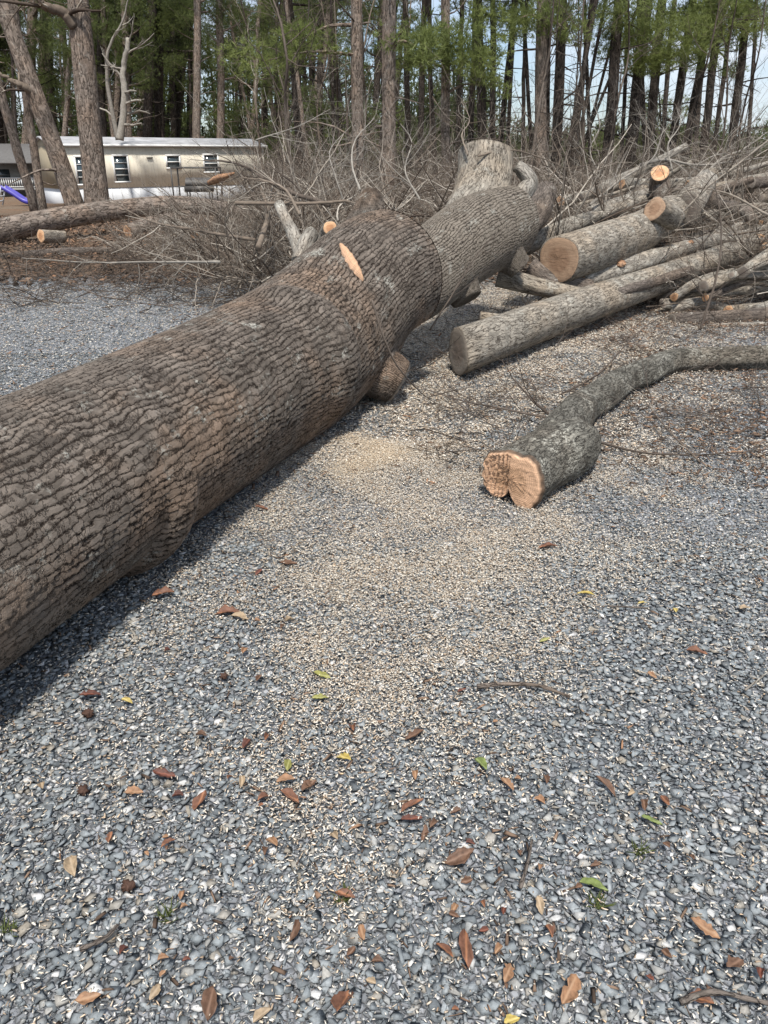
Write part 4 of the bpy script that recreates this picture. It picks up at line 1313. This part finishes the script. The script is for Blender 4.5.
# understorey evergreens that close the view between the trunks on the left
def evergreen(px, Y, hgt, rad, label, seed, group=None):
    g = np.random.default_rng(seed)
    X = (px - 384) / F * (Y * .93 + .6)
    b = np.array([X, Y, gz(X, Y)])
    n = int(11 * rad)
    c = b + np.stack([g.normal(size=n) * rad * .5, g.normal(size=n) * rad * .5, g.uniform(.3, 1, n) * hgt], -1)
    P = np.linspace(b - [0, 0, .2], b + [g.normal() * .3, g.normal() * .3, hgt * .95], 10)
    V, Fc, bk, _ = sweep(P, np.linspace(.09, .02, 10), 6, .05, seed)
    A = Acc(); A.add(V - b, Fc, bk)
    for q in c:
        o = P[int(np.clip((q[2] - b[2]) / hgt * 9 - 1, 0, 9))]
        V2, F2, b2, _ = sweep(catmull(np.stack([o, (o + q) / 2 + [0, 0, -.1], q]), 5), np.linspace(.03, .01, 5), 4, .05, seed)
        A.add(V2 - b, F2, b2)
    root = empty('evergreen_tree', b, label, 'evergreen tree', group)
    link('trunk', A.mesh('trunk'), M['pine_dark'], root)
    V, Fq, at = needles(c, g.uniform(.6, 1.2, n), g, tufts=34, L=.22, w=.03, squash=.7)
    link('crown', mesh_np('crown', V - b, Fq, {'bk': ('FLOAT_VECTOR', 'POINT', at)}), NEEDLE.m, root)

for i in range(17):
    px = 48 + 352 * (i + .5) / 17 + g.normal() * 3
    evergreen(px, g.uniform(66, 90) if px < 270 else g.uniform(50, 84), g.uniform(4, 11), g.uniform(1.2, 2.2), '%s young evergreen from the left between the pine trunks of the woods' % ORD[i], 600 + i, 'young evergreens in the woods')
for i, (px, Y, hh, rr_) in enumerate(((642, 60, 6.0, 2.2), (655, 64, 4.5, 2.0), (700, 70, 5, 2.2), (735, 52, 3.2, 2.4), (762, 50, 3.6, 2.2), (600, 72, 4, 2))):
    evergreen(px, Y, hh, rr_, 'low dark evergreen on the right horizon, %s counted from the left' % ('second', 'third', 'fourth', 'fifth', 'sixth', 'first')[i], 650 + i, 'low evergreens on the right horizon')


def far_woods():
    """a distant band of forest that reads as one mass"""
    g = np.random.default_rng(88)
    n = 700
    px = g.uniform(-250, 1050, n); Y = g.uniform(92, 150, n)
    left = px < 500
    X = (px - 384) / F * Y * .93
    hgt = np.where(left, g.uniform(3, 15, n), g.uniform(1.5, 5, n))
    base = np.stack([X, Y, gz(X, Y) - .3], -1)
    topd = np.stack([g.normal(size=n) * .04, g.normal(size=n) * .04, np.ones(n)], -1)
    P = base[:, None] + topd[:, None] * np.linspace(0, 1, 4)[None, :, None] * (hgt[:, None, None] + 1)
    V, q = batch_tubes(P, np.linspace(1, .5, 4)[None] * g.uniform(.08, .2, n)[:, None], 4)
    A = Acc(); A.add(V, q, np.full((len(V), 3), .0))
    m = 2
    c = (base[:, None] + topd[:, None] * (hgt[:, None, None] * g.uniform(.15, 1, (n, m, 1))) + g.normal(size=(n, m, 3)) * .8).reshape(-1, 3)
    Vn, Fn, an = needles(c, g.uniform(1.2, 2.6, len(c)), g, tufts=9, blades=6, L=.6, w=.12, squash=.9)
    A.add(Vn, Fn, an * .5)
    o = link('far_woods', A.mesh('far_woods', False), NEEDLE.m)
    tag(o, 'far forest filling the horizon behind the nearer trunks', None, None, 'stuff')


far_woods()

# pale dead saplings in front of the woods, right of the stout tree
branch([D(118, 140, 47), D(112, 110, 47), D(107, 78, 47), D(108, 50, 47), D(122, 20, 47), D(132, -10, 47)], .13, 'slender pale sapling curving up above the trailer roof', 'twig_pale', (5, 3, 3), 700, 2.4, name='sapling', spread=.8)
branch([D(120, 140, 46.5), D(125, 100, 46.5), D(122, 70, 46.5), D(128, 42, 46.5)], .22, 'pale broken dead tree above the trailer roof', 'twig_pale', (8, 4, 3), 701, 1.8, name='dead_tree', tip=.5)


# ------------------------------------------------------------------ the trailer home
def box(A, c0, ux, uy, sx, sy, sz, att=(0, 0, 0)):
    """box from corner c0 along ux (sx), uy (sy), z (sz)"""
    ux = np.asarray(ux, float); uy = np.asarray(uy, float)
    V = np.array([c0 + ux * sx * i + uy * sy * j + np.array([0, 0, sz]) * k for k in (0, 1) for j in (0, 1) for i in (0, 1)])
    A.add(V, np.array([[0, 2, 3, 1], [4, 5, 7, 6], [0, 1, 5, 4], [2, 6, 7, 3], [0, 4, 6, 2], [1, 3, 7, 5]]), np.full((8, 3), 0.0) + np.array(att))


siding = MB('tan_siding', .95, .05)
_x = siding.n('SeparateXYZ'); siding.l(siding.obj(), _x.inputs[0])
_g = siding.math('FRACT', siding.math('MULTIPLY', _x.outputs[0], 5.0))
_sd = siding.mix(siding.ramp(_g, [(0, .8), (.06, 0), (.94, 0), (1, .8)]), (.80, .74, .61), (.60, .54, .44))
_sd = siding.mix(siding.ramp(siding.noise(siding.obj(), 1.6, 6, .65), [(.45, 0), (.7, .5)]), _sd, (.58, .53, .42))
siding.col(_sd); siding.bump(siding.ramp(_g, [(0, 0), (.1, 1), (.9, 1), (1, 0)]), .3, .02)
M['siding'] = siding.m
M['gable'] = flat('shaded_gable_siding', (.30, .255, .18), .7, .2, .15, 3)  # end wall's shade is put into a darker tan than the long wall
M['white'] = flat('white_trim', (.78, .78, .75), .5, .3, .06, 8)
M['skirt'] = flat('white_skirting', (.58, .59, .60), .55, .3, .1, 4)
M['roof'] = flat('shadow_mottled_roof', (.34, .34, .345), .8, .1, .6, 1.6)  # grey mottled roof; patchy shadows are painted into the strong mottle too
M['grey_shingle'] = flat('grey_shingles', (.13, .125, .12), .9, .05, .4, 6)
M['glass'] = flat('window_glass', (.05, .07, .08), .12, .6, .3, 2)
M['metal'] = flat('dark_metal', (.07, .065, .06), .5, .4, .2, 10)
M['grey_wood'] = flat('grey_deck_wood', (.34, .33, .31), .85, .1, .2, 6)
M['slide'] = flat('blue_plastic', (.07, .06, .36), .4, .4, .1, 6)
M['steel'] = flat('pale_steel', (.5, .52, .54), .45, .4, .15, 10)


def trailer():
    c0 = D(62, 203, 46)
    phi = R(38)
    ux = np.array([math.cos(phi), math.sin(phi), 0]); uy = np.array([-math.sin(phi), math.cos(phi), 0])
    Lh, W, hs, hw = 13.0, 3.7, .72, 2.15
    root = empty('mobile_home', c0, 'long low tan mobile home with white skirting and pale roof behind the trees', 'mobile home')
    root.rotation_euler = (0, 0, phi)
    X, Y_ = np.array([1., 0, 0]), np.array([0, 1., 0])
    A = Acc(); box(A, np.array([0, .02, hs]), X, Y_, Lh, W - .02, hw); link('wall', A.mesh('wall', False), M['siding'], root)
    A = Acc(); box(A, np.array([-.03, .0, hs + .01]), X, Y_, .03, W, hw - .02)
    # triangular gable piece
    V = np.array([[-.03, 0, hs + hw], [-.03, W, hs + hw], [-.03, W / 2, hs + hw + .4], [0.0, 0, hs + hw], [0.0, W, hs + hw], [0.0, W / 2, hs + hw + .4]])
    A.add(V, [np.array([[0, 2, 1], [3, 4, 5]]), np.array([[0, 1, 4, 3], [1, 2, 5, 4], [2, 0, 3, 5]])])
    o = link('gable_end', A.mesh('gable_end', False), M['gable'], root)
    A = Acc(); box(A, np.array([.03, .05, -.5]), X, Y_, Lh - .06, W - .1, hs + .5)
    for i in range(23): box(A, np.array([.1 + i * .56, .035, -.4]), X, Y_, .03, .02, hs + .38)
    link('skirting', A.mesh('skirting', False), M['skirt'], root)
    A = Acc(); zt = hs + hw
    for s in (0, 1):
        y0, y1 = (-.14, W / 2) if s == 0 else (W + .14, W / 2)
        V = np.array([[-.18, y0, zt + .0], [Lh + .18, y0, zt], [Lh + .18, y1, zt + .42], [-.18, y1, zt + .42], [-.18, y0, zt + .09], [Lh + .18, y0, zt + .09], [Lh + .18, y1, zt + .50], [-.18, y1, zt + .50]])
        A.add(V, np.array([[0, 1, 2, 3], [4, 7, 6, 5], [0, 4, 5, 1], [0, 3, 7, 4], [1, 5, 6, 2]]))
    link('roof', A.mesh('roof', False), M['roof'], root)
    A = Acc(); box(A, np.array([-.19, -.17, zt - .02]), X, Y_, Lh + .38, .03, .12); link('fascia', A.mesh('fascia', False), M['white'], root)
    for (px0, px1, z0, z1) in ((77, 89, .95, 2.3), (115, 128, 1.05, 2.35), (168, 180, 1.75, 2.35), (205, 218, 1.5, 2.4)):
        def tt(px):
            k = (px - 384) / F
            # c0.x + ux t = k * depth along the pixel ray (depth measured on the optical axis)
            for t in np.linspace(0, 12.5, 2500):
                p = c0 + ux * t + np.array([0, 0, 1.6])
                d_ = p[1] * ct - (p[2] - H) * st
                if (p[0] / d_) >= k: return t
        x0, x1 = tt(px0), tt(px1)
        A = Acc(); w = .09
        for (a, b_, c_, d_) in ((x0 - w, x1 + w, z1, z1 + w), (x0 - w, x1 + w, z0 - w, z0), (x0 - w, x0, z0, z1), (x1, x1 + w, z0, z1)):
            box(A, np.array([a, -.045, c_]), X, Y_, b_ - a, .06, d_ - c_)
        wo = link('window', A.mesh('window', False), M['white'], root)
        A = Acc(); box(A, np.array([x0, .008, z0]), X, Y_, x1 - x0, .008, z1 - z0); link('pane', A.mesh('pane', False), M['glass'], wo)
        A = Acc(); zm = (z0 + z1) / 2
        box(A, np.array([x0, -.025, zm - .03]), X, Y_, x1 - x0, .03, .06)
        if z1 - z0 > 1:
            box(A, np.array([x0, -.02, zm + .3]), X, Y_, x1 - x0, .02, .03); box(A, np.array([x0, -.02, zm - .34]), X, Y_, x1 - x0, .02, .03)
        link('muntin', A.mesh('muntin', False), M['white'], wo)
    A = Acc(); box(A, np.array([5.2, -.06, 1.95 + .3]), X, Y_, .35, .06, .05); link('wall_lamp', A.mesh('wall_lamp', False), M['metal'], root)


trailer()


def bars(A, segs, r_, S=6):
    for a, b_ in segs:
        V, Fc, bk, _ = sweep(np.linspace(a, b_, 3), [r_] * 3, S, 0, 1)
        A.add(V, Fc, bk)


def yard_things():
    # metal canopy frame with a bench grill and a tyre below it
    o = D(174, 199, 38); o[2] = gz(o[0], o[1])
    root = empty('canopy_frame', o, 'thin rusty metal canopy frame standing before the trailer', 'frame')
    w = 2.0; h_ = 1.75; dp = 1.2
    A = Acc()
    c = [np.array([x, y, z]) for x in (0, w) for y in (0, dp) for z in (0, h_)]
    bars(A, [(c[1], c[5]), (c[3], c[7]), (c[1], c[3]), (c[5], c[7])], .035); link('top_rail', A.mesh('top_rail', False), M['metal'], root)
    for k in (0, 2, 4, 6):
        A = Acc(); bars(A, [(c[k], c[k + 1])], .035); link('leg', A.mesh('leg', False), M['metal'], root)
    o = D(200, 196, 37.5); o[2] = gz(o[0], o[1])
    root = empty('barbecue_grill', o, 'dark barbecue grill with side shelf under the canopy frame', 'grill')
    A = Acc()
    t = np.linspace(0, np.pi, 9)
    V = []
    for x in (-.55, .55): V += [[x, .3 * math.cos(a), .95 + .34 * math.sin(a)] for a in t]
    V = np.array(V); q = [[i, i + 1, i + 10, i + 9] for i in range(8)]
    A.add(V, [np.array(q), np.array([[0, 9, 17, 8]]), ])
    A.add(V[:9], [np.array([list(range(9))])]); A.add(V[9:], [np.array([list(range(9))[::-1]])])
    link('lid', A.mesh('lid', False), M['metal'], root)
    A = Acc(); box(A, np.array([-.6, -.32, .7]), [1, 0, 0], [0, 1, 0], 1.2, .64, .25); box(A, np.array([-1.0, -.28, .9]), [1, 0, 0], [0, 1, 0], .38, .56, .04)
    link('firebox', A.mesh('firebox', False), M['metal'], root)
    for x in (-.5, .5):
        for y in (-.26, .26):
            A = Acc(); bars(A, [(np.array([x, y, 0]), np.array([x, y, .72]))], .03); link('leg', A.mesh('leg', False), M['metal'], root)
    # tyre lying flat
    o = D(190, 203, 36); o[2] = gz(o[0], o[1])
    A = Acc(); nu, nv = 28, 12
    V = np.array([[(.48 + .17 * math.cos(v)) * math.cos(u), (.48 + .17 * math.cos(v)) * math.sin(u), .13 + .13 * math.sin(v)] for u in np.arange(nu) * 2 * math.pi / nu for v in np.arange(nv) * 2 * math.pi / nv])
    q = [[i * nv + j, ((i + 1) % nu) * nv + j, ((i + 1) % nu) * nv + (j + 1) % nv, i * nv + (j + 1) % nv] for i in range(nu) for j in range(nv)]
    A.add(V + o, np.array(q)); tag(link('tyre', A.mesh('tyre'), M['metal'], None, o), 'dark tyre lying flat beneath the canopy frame', 'tyre')
    log([D(209, 183, 11.5), D(218, 179, 11.2), D(234, 173, 10.9)], [.03, .05, .012], 'freshly torn limb end with bare orange wood above the brush', 'peeled', (None, None), 'limb', 'limb', None, 20, 14, .1, 801)
    # neighbouring house with a railed porch
    o = D(-30, 190, 58); o[2] = gz(o[0], o[1])
    ux = np.array([1., 0, 0]); uy = np.array([0, 1., 0])
    root = empty('house', o, 'small grey house with white railed porch at the far left', 'house')
    root.scale = (1, 1, .74)
    A = Acc(); box(A, np.array([0, 2.4, 0]), ux, uy, 5.5, 5, 3.1); link('wall', A.mesh('wall', False), M['grey_wood'], root)
    A = Acc()
    V = np.array([[-.4, -.5, 3.0], [6.4, -.5, 3.0], [6.4, 5, 4.6], [-.4, 5, 4.6], [-.4, 7.8, 3.0], [6.4, 7.8, 3.0], [-.4, -.5, 3.15], [6.4, -.5, 3.15], [6.4, 5, 4.78], [-.4, 5, 4.78], [-.4, 7.8, 3.15], [6.4, 7.8, 3.15]])
    A.add(V, np.array([[0, 1, 2, 3], [3, 2, 5, 4], [6, 9, 8, 7], [9, 10, 11, 8], [0, 6, 7, 1], [4, 5, 11, 10]])); link('roof', A.mesh('roof', False), M['grey_shingle'], root)
    A = Acc(); box(A, np.array([0, 0, .75]), ux, uy, 6, 2.38, .15); link('porch_floor', A.mesh('porch_floor', False), M['grey_wood'], root)
    for x in (0, 2, 4, 5.88):
        A = Acc(); box(A, np.array([x, 0, 0]), ux, uy, .12, .12, 3.0); link('post', A.mesh('post', False), M['white'], root)
    A = Acc()
    box(A, np.array([.12, .03, 1.75]), ux, uy, 5.76, .06, .08); box(A, np.array([.12, .03, 1.0]), ux, uy, 5.76, .06, .06)
    for i in range(38): box(A, np.array([.18 + i * .15, .04, 1.06]), ux, uy, .05, .04, .69)
    link('railing', A.mesh('railing', False), M['white'], root)
    for x in (1.0, 3.6):
        A = Acc(); box(A, np.array([x, 2.37, 1.5]), ux, uy, .9, .04, 1.0); link('window', A.mesh('window', False), M['glass'], root)
    # playground slide
    o = D(33, 204, 44); o[2] = gz(o[0], o[1])
    root = empty('playground_slide', o, 'small blue purple plastic slide on the litter at the far left', 'slide')
    P = np.array([[0, 0, .1], [-.4, 0, .2], [-.9, 0, .55], [-1.4, 0, .85]])
    Q = catmull(P, 14)
    A = Acc()
    V = []
    for p in Q:
        for y, z in ((-.3, .16), (-.24, .16), (-.22, 0), (.22, 0), (.24, .16), (.3, .16), (.3, -.05), (-.3, -.05)): V.append(p + [0, y, z])
    q = [[i * 8 + j, (i + 1) * 8 + j, (i + 1) * 8 + (j + 1) % 8, i * 8 + (j + 1) % 8] for i in range(13) for j in range(8)]
    A.add(np.array(V), np.array(q)); link('chute', A.mesh('chute', False), M['slide'], root)
    A = Acc(); bars(A, [(np.array([-1.42, y, .9]), np.array([-1.75, y, 0])) for y in (-.28, .28)] + [(np.array([-1.5 - i * .09, -.28, .7 - i * .24]), np.array([-1.5 - i * .09, .28, .7 - i * .24])) for i in range(3)], .035)
    link('ladder', A.mesh('ladder', False), M['steel'], root)


yard_things()


# ------------------------------------------------------------------ fallen leaves and small things on the gravel
def leaf_mat(name, c, vein):
    b = MB(name, .6, .3)
    v = b.n('SeparateXYZ'); b.l(b.obj(), v.inputs[0])
    n = b.noise(b.obj(), 60, 5, .65)
    cc = b.mix(b.ramp(n, [(.35, 0), (.7, 1)]), tuple(x * .55 for x in c), tuple(min(1, x * 1.2) for x in c))
    mid = b.math('ABSOLUTE', v.outputs[1])
    cc = b.mix(b.ramp(mid, [(0, .8), (.0012, 0)]), cc, vein)
    b.col(cc); b.bump(n, .3, .002)
    return b.m


LM = {'rust': leaf_mat('rust_leaf', (.165, .078, .048), (.35, .16, .08)), 'brown': leaf_mat('brown_leaf', (.13, .072, .045), (.2, .12, .08)), 'orange': leaf_mat('orange_leaf', (.28, .155, .085), (.36, .23, .14)),
      'tan': leaf_mat('tan_leaf', (.34, .255, .165), (.42, .33, .23)), 'yellow': leaf_mat('yellow_leaf', (.42, .32, .085), (.6, .48, .2)), 'olive': leaf_mat('olive_leaf', (.25, .24, .07), (.36, .35, .15)),
      'green': leaf_mat('green_leaf', (.15, .19, .055), (.26, .3, .13)), 'red': leaf_mat('dark_red_leaf', (.105, .042, .03), (.22, .08, .05))}
M['cone'] = flat('pine_cone_scales', (.075, .042, .030), .7, .2, .5, 120)


def leaf(px, py, Lpx, ang, colr, label, wr=.42, curl=.35, seed=0, group=None):
    g = np.random.default_rng(seed + 900)
    c = G(px, py, .026)
    depth = c[1] * ct + (H - .026) * st
    L = Lpx / F * depth * .95
    nu, nv = 11, 7
    V = []
    for i in range(nu):
        u = i / (nu - 1)
        w = L * wr * (math.sin(math.pi * min(u * 1.02, 1)) ** .75) * (1 - .25 * u) * (1 + g.normal() * .13) * .5 + .0004
        for j in range(nv):
            v = j / (nv - 1) * 2 - 1
            z = curl * 1.6 * w * v * v + g.normal() * L * .02 + .14 * L * curl * math.sin(u * 3.1 + seed) + abs(v) ** .5 * w * .15 + g.normal() * L * .008
            V.append([L * (u - .5), v * w, z])
    V = np.array(V)
    V[:, 1] += L * .06 * np.sin(V[:, 0] / L * 4 + seed)
    q = [[i * nv + j, (i + 1) * nv + j, (i + 1) * nv + j + 1, i * nv + j + 1] for i in range(nu - 1) for j in range(nv - 1)]
    me = mesh_np('fallen_leaf', V, np.array(q), None, True)
    me.materials.append(LM[colr])
    o = bpy.data.objects.new('fallen_leaf', me); C.objects.link(o)
    o.location = c
    o.rotation_euler = (g.normal() * .14, g.normal() * .14, R(ang))
    s = o.modifiers.new('thick', 'SOLIDIFY'); s.thickness = .0007
    tag(o, label, 'leaf', group)


# x, y, length px, angle, colour, label
LEAVES = [
    (163, 594, 24, 5, 'rust', 'rust red leaf on the gravel close to the big trunk'),
    (228, 613, 26, 10, 'rust', 'curled red brown leaf overlapping a tan one'),
    (240, 617, 20, -15, 'tan', 'tan leaf tucked beside the curled red brown one'),
    (262, 508, 14, 0, 'rust', 'small rust leaf below the middle of the big trunk'),
    (288, 563, 20, -8, 'brown', 'small brown leaf half way between trunk and chips'),
    (259, 572, 12, 60, 'red', 'tiny dark leaf left of the small brown one'),
    (548, 547, 20, -5, 'rust', 'red brown leaf just below the nearest log butt'),
    (586, 594, 19, -12, 'yellow', 'slim yellow leaf right of the middle'),
    (697, 652, 22, -8, 'rust', 'rust leaf on the right amid grey gravel'),
    (652, 675, 12, -50, 'orange', 'little orange leaf left of the rust one on the right'),
    (322, 675, 21, -20, 'olive', 'olive curled leaf, upper of two left of centre'),
    (320, 698, 18, 5, 'olive', 'olive curled leaf, lower of two left of centre'),
    (344, 758, 20, -45, 'yellow', 'golden leaf slanting left of centre'),
    (288, 765, 19, 85, 'olive', 'olive tan leaf standing above a brown cluster'),
    (286, 780, 20, 10, 'orange', 'orange brown leaf in the cluster left of centre'),
    (290, 796, 26, -30, 'rust', 'rust leaf at the foot of the cluster left of centre'),
    (309, 785, 20, 50, 'brown', 'brown leaf at the right side of the cluster'),
    (164, 774, 25, -5, 'red', 'dark red leaf on its own at left'),
    (90, 695, 22, 8, 'red', 'dark rust leaf below the shadow of the trunk'),
    (127, 701, 13, -20, 'yellow', 'tiny yellow leaf near the dark rust one'),
    (481, 764, 20, -60, 'green', 'yellow green leaf just right of centre'),
    (412, 805, 30, 40, 'rust', 'long rust leaf right of centre'),
    (412, 818, 24, 20, 'red', 'dark leaf under the long rust one'),
    (424, 833, 20, 80, 'brown', 'small upright brown leaf below the long rust one'),
    (460, 857, 34, 20, 'brown', 'large mottled dark brown leaf below centre right'),
    (507, 784, 19, -60, 'orange', 'orange leaf slanted right of the yellow green one'),
    (606, 786, 28, -60, 'brown', 'long tan brown leaf slanting at right'),
    (594, 886, 30, -15, 'green', 'bright green leaf at lower right'),
    (652, 820, 22, -30, 'green', 'dull green leaf right of the long tan brown one'),
    (705, 928, 32, -40, 'orange', 'broad orange leaf at the lower right'),
    (570, 989, 38, 55, 'orange', 'large orange brown leaf near the bottom edge'),
    (508, 973, 24, 60, 'orange', 'crumpled orange leaf near the bottom, right of centre'),
    (466, 948, 44, 85, 'rust', 'long narrow rust leaf near the bottom centre'),
    (445, 950, 26, -50, 'rust', 'rust leaf just left of the long narrow one'),
    (344, 1000, 42, 75, 'rust', 'large rust leaf at the bottom edge left of centre'),
    (362, 932, 18, -70, 'orange', 'bright orange leaf bit below centre'),
    (88, 998, 26, 15, 'orange', 'orange leaf at the bottom left'),
    (295, 930, 32, 75, 'brown', 'thin brown leaf standing left of the bottom centre'),
    (210, 1003, 34, 85, 'brown', 'brown leaf at the bottom left of centre'),
    (144, 792, 0, 0, 'orange', None),
    (134, 792, 20, 5, 'orange', 'short orange leaf left of the dark red one'),
    (200, 800, 26, 80, 'rust', 'upright rust leaf piece at left'),
    (72, 866, 30, -60, 'tan', 'tan folded leaf at the lower left'),
    (155, 992, 20, 70, 'tan', 'small tan leaf near the bottom left'),
    (272, 842, 18, -50, 'orange', 'orange leaf flake in the lower left quarter'),
    (168, 843, 16, 40, 'rust', 'rust leaf flake in the lower left quarter'),
    (258, 776, 0, 0, 'rust', None),
    (735, 963, 24, 30, 'brown', 'brown leaf near the right edge at the bottom'),
    (665, 800, 18, -80, 'rust', 'small rust leaf near the dull green one'),
    (415, 735, 24, 30, 'brown', 'crumpled brown leaf just left of the small stick'),
    (345, 895, 22, -20, 'rust', 'rust leaf lying next to a green sprig'),
    (700, 1000, 30, -10, 'rust', 'rust leaf at the bottom right beside a stick'),
    (745, 608, 14, 20, 'tan', 'pale tan leaf at the right edge'),
    (540, 905, 20, -80, 'tan', 'tan leaf left of the bright green one'),
    (462, 690, 10, 30, 'red', 'tiny dark red leaf above the small stick'),
    (545, 640, 12, 10, 'olive', 'tiny olive leaf above right of the small stick'),
    (675, 610, 9, 80, 'yellow', 'tiny yellow leaf bit at right'),
    (642, 603, 10, 0, 'yellow', 'tiny pale yellow bit right of the slim yellow leaf'),
    (262, 1015, 22, 40, 'tan', 'tan leaf cut by the bottom edge left of centre'),
    (512, 1020, 18, 20, 'yellow', 'yellowish leaf cut by the bottom edge'),
]
for i, (px, py, Lp, an, co_, lab) in enumerate(LEAVES):
    if lab: leaf(px, py, Lp, an, co_, lab, seed=i, wr=.30 if 'narrow' in lab or 'slim' in lab or 'thin' in lab or 'long' in lab else .5)
g = np.random.default_rng(99)
SCR = []
for i in range(70):
    ctr = [(290, 790), (410, 815), (170, 800), (520, 890), (640, 830), (330, 980), (470, 940), (90, 870), (720, 980), (240, 640), (200, 960), (600, 960)][int(g.integers(0, 12))]
    px, py = (g.normal() * 42 + ctr[0], g.normal() * 30 + ctr[1]) if i % 4 else (g.uniform(0, 768), g.uniform(620, 1020))
    if not (2 < px < 766 and 560 < py < 1022): continue
    if px < 300 and py < 700 - px * .7: continue
    SCR.append([px, py, g.uniform(5, 13), g.uniform(0, 360), str(g.choice(['rust', 'brown', 'orange', 'brown', 'red', 'tan', 'brown']))])
SCR.sort(key=lambda q: -q[1])
cnt = {}
for i, q in enumerate(SCR):
    c_ = cnt[q[4]] = cnt.get(q[4], -1) + 1
    leaf(*q, 'torn scrap of %s leaf on the gravel, the %s nearest of its colour' % ({'red': 'dark red'}.get(q[4], q[4]), 'very' if c_ == 0 else (ORD[c_] if c_ < 30 else '%dth' % (c_ + 1))), .6, .8, 300 + i, 'leaf scraps on the gravel')


def stick(pts, r_, label, mat='dark', seed=0):
    P = catmull(np.array(pts), 20)
    V, Fc, bk, ends = sweep(P, np.linspace(r_, r_ * .7, 20) * (1 + .15 * np.sin(np.arange(20))), 8, .1, seed)
    A = Acc(); A.add(V, Fc, bk)
    tag(link('stick', A.mesh('stick'), M[mat], None, P[0]), label, 'stick')


stick([G(477, 686, .03), G(510, 684, .035), G(540, 686, .035), G(570, 697, .028)], .008, 'brown bent stick lying right of centre', 'dark', 1)
stick([G(520, 888, .03), G(527, 865, .035), G(532, 840, .03)], .005, 'thin dark stick standing out below centre right', 'dark', 2)
stick([G(680, 1002, .03), G(712, 992, .04), G(768, 1003, .03)], .007, 'stick at the bottom right corner', 'dark', 3)
stick([G(745, 690, .03), G(768, 672, .03)], .004, 'pale twig at the right edge', 'pale', 4)
stick([G(80, 950, .03), G(105, 938, .035), G(118, 925, .03)], .006, 'dark stick piece at the lower left', 'dark', 5)
stick([G(608, 606, .028), G(648, 608, .028)], .004, 'thin dark twig right of the slim yellow leaf', 'dark', 6)


def cone(px, py, dpx, label, seed):
    g = np.random.default_rng(seed)
    c = G(px, py, .024)
    d = (c[1] * ct + (H - .02) * st) * dpx / F * .34
    A = Acc()
    bm = bmesh.new(); bmesh.ops.create_icosphere(bm, subdivisions=3, radius=1)
    V = np.array([v.co[:] for v in bm.verts]); Fq = np.array([[v.index for v in f.verts] for f in bm.faces]); bm.free()
    r_ = 1 + np.where(g.uniform(0, 1, len(V)) < .3, .42, -.08) + g.normal(size=len(V)) * .06
    A.add(V * r_[:, None] * d * np.array([1, .9, .85]) + c, Fq)
    tag(link('seed_ball', A.mesh('seed_ball', False), M['cone'], None, c), label, 'seed ball')


cone(83, 790, 14, 'round dark seed ball left of the dark red leaf', 1)
cone(128, 886, 16, 'round dark seed ball at the lower left', 2)
cone(88, 713, 13, 'round brown seed ball below the dark rust leaf', 3)
cone(224, 676, 10, 'small dark seed ball between trunk shadow and centre', 4)


def sprig(px, py, label, seed):
    g = np.random.default_rng(seed)
    c = G(px, py, .005)
    n = 26
    d = dirs_up(n, g, .5, 1.6)
    P = wander(c + g.normal(size=(n, 3)) * [.008, .008, 0], d, g.uniform(.02, .045, n), 4, .25, g)
    V, q = batch_tubes(P, np.array([[.0012, .0016, .0012, .0003]]) * np.ones((n, 1)), 3)
    me = mesh_np('weed', V, q, {'bk': ('FLOAT_VECTOR', 'POINT', np.full((len(V), 3), .75))})
    tag(link('weed', me, NEEDLE.m, None, c), label, 'weed')


for i, (px, py, lab) in enumerate(((168, 917, 'small green weed sprig at the lower left'), (345, 900, 'green weed sprig beside a rust leaf left of the bottom centre'), (640, 852, 'green weed sprig below the dull green leaf'),
                                   (600, 905, 'green weed sprig under the bright green leaf'), (8, 932, 'green weed sprig at the left edge'))):
    sprig(px, py, lab, 40 + i)
